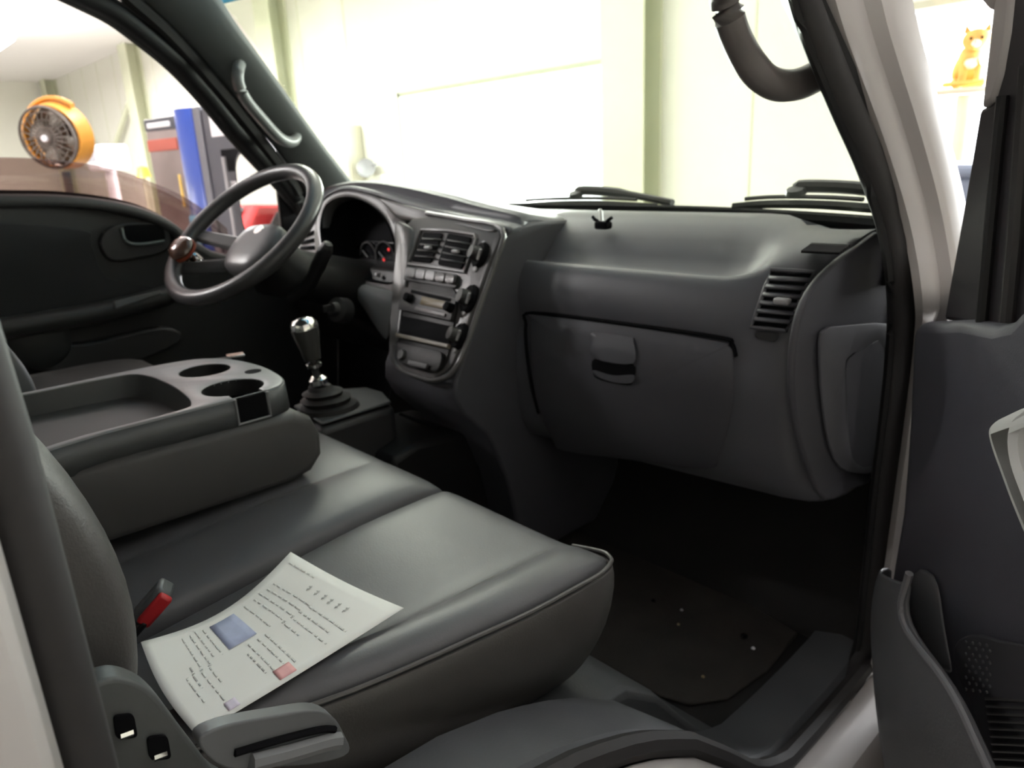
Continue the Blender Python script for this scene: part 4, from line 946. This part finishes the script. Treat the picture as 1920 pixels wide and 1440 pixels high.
for v, u0, u1, mt_ in ((.05, .05, .3, inkp), (.20, .1, .9, inkp), (.245, .1, .82, inkp), (.29, .08, .9, inkp), (.335, .1, .7, inkp), (.40, .1, .45, inkp), (.555, .60, .84, ink), (.66, .1, .45, inkp), (.70, .08, .44, inkp), (.735, .1, .7, inkp), (.78, .1, .9, inkp), (.825, .42, .66, ink), (.86, .5, .8, inkp), (.43, .52, .9, inkp), (.47, .52, .85, inkp), (.52, .52, .88, inkp)):
    u = u0
    while u < u1:
        l = random.uniform(.02, .06); patch('print_line', u, min(u+l, u1), v, v+.008, mt_, .0007); u += l+random.uniform(.012, .03)

# ================================================================== floor mat and crumbs
t = tag(prism('floor_mat', [V((a, b, -.003)) for a, b in [(-.02, .80), (.30, .785), (.555, .785), (.60, .80), (.635, .85), (.648, .95), (.64, 1.07), (.5, 1.10), (.0, 1.10)]], (0, 0, .007), mat('rubber_mat', (.032, .028, .024), .8, bump=.9, scale=160, var=.55, vscale=14), bevel=.003), 'black dusty rubber floor mat in the passenger footwell', 'mat')
for k, (a, b, r, mt_, lb) in enumerate([(1412, 1217, .0035, winw, 'white crumb on the floor mat'), (1395, 1195, .006, black, 'black pebble beside the white crumb on the mat'), (1278, 1145, .003, knobg, 'pale grit near the seat front on the mat'), (1318, 1270, .003, mat('grit_tan', (.30, .24, .13), .8), 'tan grit in the middle of the floor mat'), (1545, 1258, .003, mat('grit_tan', ()), 'tan grit near the door sill on the mat'), (1225, 1128, .004, black, 'black grit near the seat front on the mat'), (1272, 1172, .0028, mat('grit_tan', ()), 'tan grit near the seat front on the mat')]):
    p = Z(a, b, .004)
    tag(lathe('crumb', [(.0, 0), (r, r*.2), (r*.9, r*.8), (r*.3, r*1.3), (.0, r*1.35)], p, (random.uniform(-.2, .2), .1, 1), mt_, None, n=7), lb, 'crumb', 'crumbs on the floor mat')

# ================================================================== driver door (far side)
LD = thing('driver_door', (-.76, .5, .0), 'closed driver door with dark panel and half lowered tinted window', 'door')
xo = -.745
dpx = [(-120, 372), (0, 372), (110, 372), (200, 380), (265, 394), (320, 418), (360, 446), (400, 470), (450, 484), (530, 490), (640, 500), (640, 900), (-120, 900)]
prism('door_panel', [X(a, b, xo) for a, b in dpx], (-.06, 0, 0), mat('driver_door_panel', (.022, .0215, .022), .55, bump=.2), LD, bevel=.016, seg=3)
sh_ = cat_rom([X(a, b, xo+.008) for a, b in [(-60, 376), (0, 376), (110, 377), (200, 386), (262, 400), (315, 424), (355, 458)]], 4)
tube('belt_pad', sh_, .014, mat('belt_grey', (.04, .039, .039), .5), LD, n=10)
tube('belt_seal', [p+V((-.03, 0, .016)) for p in sh_], .006, rubber, LD, n=6)
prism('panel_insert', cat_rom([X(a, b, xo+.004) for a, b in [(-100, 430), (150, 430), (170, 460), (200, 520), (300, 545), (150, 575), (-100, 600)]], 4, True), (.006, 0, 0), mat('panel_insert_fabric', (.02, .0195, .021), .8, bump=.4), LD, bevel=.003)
hb = prism('handle_bezel', cat_rom([X(a, b, xo+.004) for a, b in [(185, 455), (205, 425), (260, 416), (300, 420), (316, 436), (318, 458), (300, 475), (250, 485), (205, 488)]], 4, True), (.010, 0, 0), darkp, LD, bevel=.004)
prism('handle_recess', rrect(X(226, 422, xo+.0145), X(305, 420, xo+.0145), X(312, 454, xo+.0145), X(240, 460, xo+.0145), .35), (.001, 0, 0), black, hb, bevel=0)
tube('release_lever', cat_rom([X(228, 428, xo+.018), X(236, 452, xo+.022), X(262, 458, xo+.022), X(308, 452, xo+.018)], 4), .0035, mat('release_grey', (.10, .12, .115), .35), hb, n=8)
ar = [(-80, 606), (0, 600), (90, 584), (200, 568), (300, 541), (330, 530)]
arr = []
for a, b in ar:
    p = X(a, b, xo+.02); arr.append([p+V((-.02, 0, -.04)), p+V((-.02, 0, .004)), p+V((.02, 0, .006)), p+V((.045, 0, -.002)), p+V((.05, 0, -.018)), p+V((.035, 0, -.045))])
loft('armrest', arr, mat('armrest_dark', (.03, .03, .029), .5), LD, sub=1)
prism('window_switch', rrect(X(212, 566, xo+.062), X(300, 545, xo+.055), X(304, 552, xo+.062), X(216, 582, xo+.068), .2), (.004, 0, 0.003), mat('switch_grey', (.10, .096, .09), .4), LD, bevel=.002)
prism('map_pocket', cat_rom([X(a, b, xo+.003) for a, b in [(30, 640), (150, 640), (300, 610), (330, 640), (200, 690), (60, 690)]], 4, True), (.03, 0, 0), darkp, LD, bevel=.01)
lathe('door_speaker', [(.0, .006), (.05, .005), (.06, 0)], X(75, 640, xo+.034), (1, 0, 0), mat('speaker_grey', (.03, .031, .031), .5), LD, n=24)
# lowered tinted glass: top edge curved
gt = cat_rom([SL(a, b, .03) for a, b in [(-140, 297), (0, 295), (70, 297), (135, 303), (190, 312), (240, 325), (290, 344), (335, 364), (380, 392), (425, 428)]], 4)
tg = glass('tinted_window_glass', (.64, .55, .535), .05)
sheet('window_glass', [gt, [V((p.x-.004, p.y, p.z-.06)) for p in gt], [V((-.775, p.y, min(.70, p.z-.10))) for p in gt]], tg, LD, .004)
# frame above the window
fr1 = cat_rom([SL(a, b, .004) for a, b in [(60, -30), (150, 12), (205, 40), (262, 82), (320, 130), (378, 192), (432, 258), (480, 310), (520, 352), (560, 400)]], 4)
fr1 = cat_rom([V((-.615, -.06, 1.20)), V((-.615, .15, 1.205)), V((-.62, .32, 1.19))], 4)+fr1
tube('window_frame', [p+V((.0, .016, .016)) for p in fr1], .024, blackp, LD, n=10)
tube('run_channel', fr1, .008, rubber, LD, n=8)
tube('frame_edge', [p+V((.01, .03, .028)) for p in fr1], .006, mat('frame_edge_grey', (.10, .09, .095), .5), LD, n=8)
prism('mirror_sail', [SL(515, 300, .012), SL(572, 360, .012), SL(600, 440, .012), SL(530, 440, .012)], (-.015, 0, 0), blackp, LD, bevel=.004)
# ---- side mirror
mc = X(492, 368, -1.0)
M_ = thing('side_mirror', mc-V((0, 0, .15)), 'black side mirror reflecting the garage beyond the steering wheel', 'mirror')
mnrm = V((.29, -.957, .02)).normalized(); ms = V((0, 0, 1)).cross(mnrm).normalized(); mu = mnrm.cross(ms)
def mrr(w, h, d, n=6):
    P = [mc+ms*a+mu*b+mnrm*d for a, b in ((-w, -h), (w, -h), (w, h), (-w, h))]; return rrect(*P, r=.45, n=n)
loft('housing', [mrr(.03, .06, -.075), mrr(.075, .125, -.05), mrr(.088, .14, -.01), mrr(.088, .14, .012), mrr(.081, .132, .014)], blackp, M_)
mirm = mat('mirror_silver', (.93, .93, .93), .02, metal=1, var=.0)
loft('mirror_glass', [mrr(.079, .13, .013), mrr(.079, .13, .0155)], mirm, M_)
tube('arm', [mc-ms*.0+V((.05, .01, -.10)), mc+V((.16, .02, -.12)), V((-.80, mc.y+.03, mc.z-.10))], .014, blackp, M_, n=8)

# ================================================================== passenger door (open)
RD = thing('passenger_door', DL(.3, 0, -.1), 'open passenger door with grey panel, pale pull handle and map pocket', 'door')
pn = [(1708, 612), (1722, 604), (1800, 600), (1860, 610), (1890, 602), (1915, 575), (1945, 530), (2000, 470), None, (1660, 1560), (1652, 1380), (1640, 1200), (1668, 1080), (1688, 960), (1700, 800)]
prism('door_panel', [q for e in pn for q in ([DR(e[0], e[1], .05)] if e else [DL(.42, .05, .655), DL(.94, .05, .66), DL(.97, .05, .3), DL(.95, .05, -.22)])], -DN*.07, doorg, RD, bevel=.014, seg=3)
loft('outer_skin', [[DL(s, -.03, -.25), DL(s, -.03, .60), DL(s, -.06, .62), DL(s, -.075, .4), DL(s, -.07, -.25)] for s in (.0, .3, .95)], white, RD, bevel=.006)
# window frame: white outer, black channel
def dfr(name, px, w, th, mt):
    return prism(name, [DR(a, b, w) for a, b in px], -DN*th, mt, RD, bevel=.005)
dfr('window_frame', [(1868, -60), (1900, -60), (1888, 60), (1874, 140), (1860, 188), (1838, 206), (1848, 120)], .035, .03, white)
dfr('run_channel', [(1902, -60), (1990, -60), (1960, 150), (1945, 400), (1925, 620), (1768, 600), (1778, 540), (1800, 420), (1822, 290), (1836, 205), (1862, 192), (1880, 130)], .03, .03, mat('channel_black', (.035, .032, .036), .5))
tube('channel_rib', [DR(a, b, .036) for a, b in [(1880, 180), (1868, 300), (1854, 450), (1840, 606)]], .006, blackp, RD, n=8)
tube('channel_rib', [DR(a, b, .036) for a, b in [(1925, 120), (1912, 300), (1902, 450), (1888, 604)]], .007, rubber, RD, n=8)
tube('frame_hoop', cat_rom([DR(1878, 0, .02), DL(.20, .01, 1.04), DL(.30, -.01, 1.17), DL(.45, -.02, 1.21), DL(.80, -.02, 1.20), DL(.88, -.01, 1.12), DL(.93, .01, .66)], 6), .02, white, RD, n=10)
plate('window_pane', [DL(.14, -.005, .60), DL(.92, -.005, .66), DL(.85, -.02, 1.15), DL(.3, -.02, 1.1), DL(.17, -.01, .85)], [], DN, .004, cg, RD, bevel=.0005)
# pale pull handle
hp_ = [(1990, 700), (1925, 752), (1885, 770), (1856, 786), (1843, 806), (1848, 838), (1866, 890), (1892, 960), (1925, 1035), (1990, 1150), (2060, 1150), (2060, 760)]
hi_ = [(1922, 800), (1985, 780), (1990, 1060), (1955, 985), (1930, 920), (1910, 865), (1906, 822)]
plate('pull_handle', cat_rom([DR(a, b, .10) for a, b in hp_], 4, True), [cat_rom([DR(a, b, .10) for a, b in hi_], 4, True)], -DN, .05, lgrey, RD, bevel=.012)
prism('pull_cup', cat_rom([DR(a, b, .07) for a, b in [(p[0]-4, p[1]) for p in hi_]], 3, True), -DN*.02, lgrey, RD, bevel=.002)
# lower map pocket: bulging wall with rim
rimp = [(1700, 1092), (1690, 1130), (1696, 1170), (1724, 1215), (1762, 1262), (1798, 1320), (1828, 1385), (1862, 1460), (1890, 1540)]
leftp = [(1652, 1062), (1638, 1110), (1632, 1180), (1632, 1240), (1634, 1300), (1640, 1360), (1648, 1420), (1656, 1480), (1664, 1550)]
rows = []
for (a, b), (c, d) in zip(leftp, rimp):
    p = DR(a, b, .075); q = DR(c, d, .115)
    rows.append([p-DN*.02, p, p.lerp(q, .35)+DN*.012, p.lerp(q, .8)+DN*.008, q, q-DN*.008])
sheet('map_pocket', rows, mat('pocket_grey', (.095, .096, .102), .55, bump=.2), RD, .005, sub=1)
tube('pocket_rim', cat_rom([DR(a, b, .116) for a, b in [(1705, 1075)]+rimp], 4), .0045, mat('pocket_rim_grey', (.13, .13, .14), .45), RD, n=8)
sheet('pocket_inner', [[DR(a, b, .056) for a, b in [(1712, 1062), (1740, 1062), (1762, 1090)]], [DR(a, b, .060) for a, b in [(1700, 1130), (1735, 1130), (1768, 1150)]], [DR(a, b, .066) for a, b in [(1712, 1190), (1745, 1190), (1780, 1220)]], [DR(a, b, .066) for a, b in [(1760, 1260), (1775, 1260), (1790, 1270)]]], mat('pocket_inner_grey', (.085, .085, .09), .5), RD, .004, sub=1)
# speaker grille dots and ribs
sg = prism('speaker_grille', cat_rom([DR(a, b, .058) for a, b in [(1800, 1210), (1830, 1190), (1880, 1200), (1990, 1250), (1990, 1500), (1880, 1500), (1840, 1340), (1805, 1270)]], 3, True), DN*.006, mat('speaker_black', (.035, .034, .04), .6), RD, bevel=.002)
for i in range(9):
    for j in range(4):
        a = 1812+j*13+(i % 2)*6; b = 1204+i*11+j*2
        lathe('grille_stud', [(.0, .002), (.0016, .0015), (.002, 0)], DR(a, b, .0645), DN, mat('stud_dark', (.05, .05, .055), .5), sg, n=6)
for i in range(10):
    tube('grille_rib', [DR(1848+i*2, 1310+i*14, .066), DR(1990, 1316+i*14, .066)], .0016, darkp, sg, n=5)
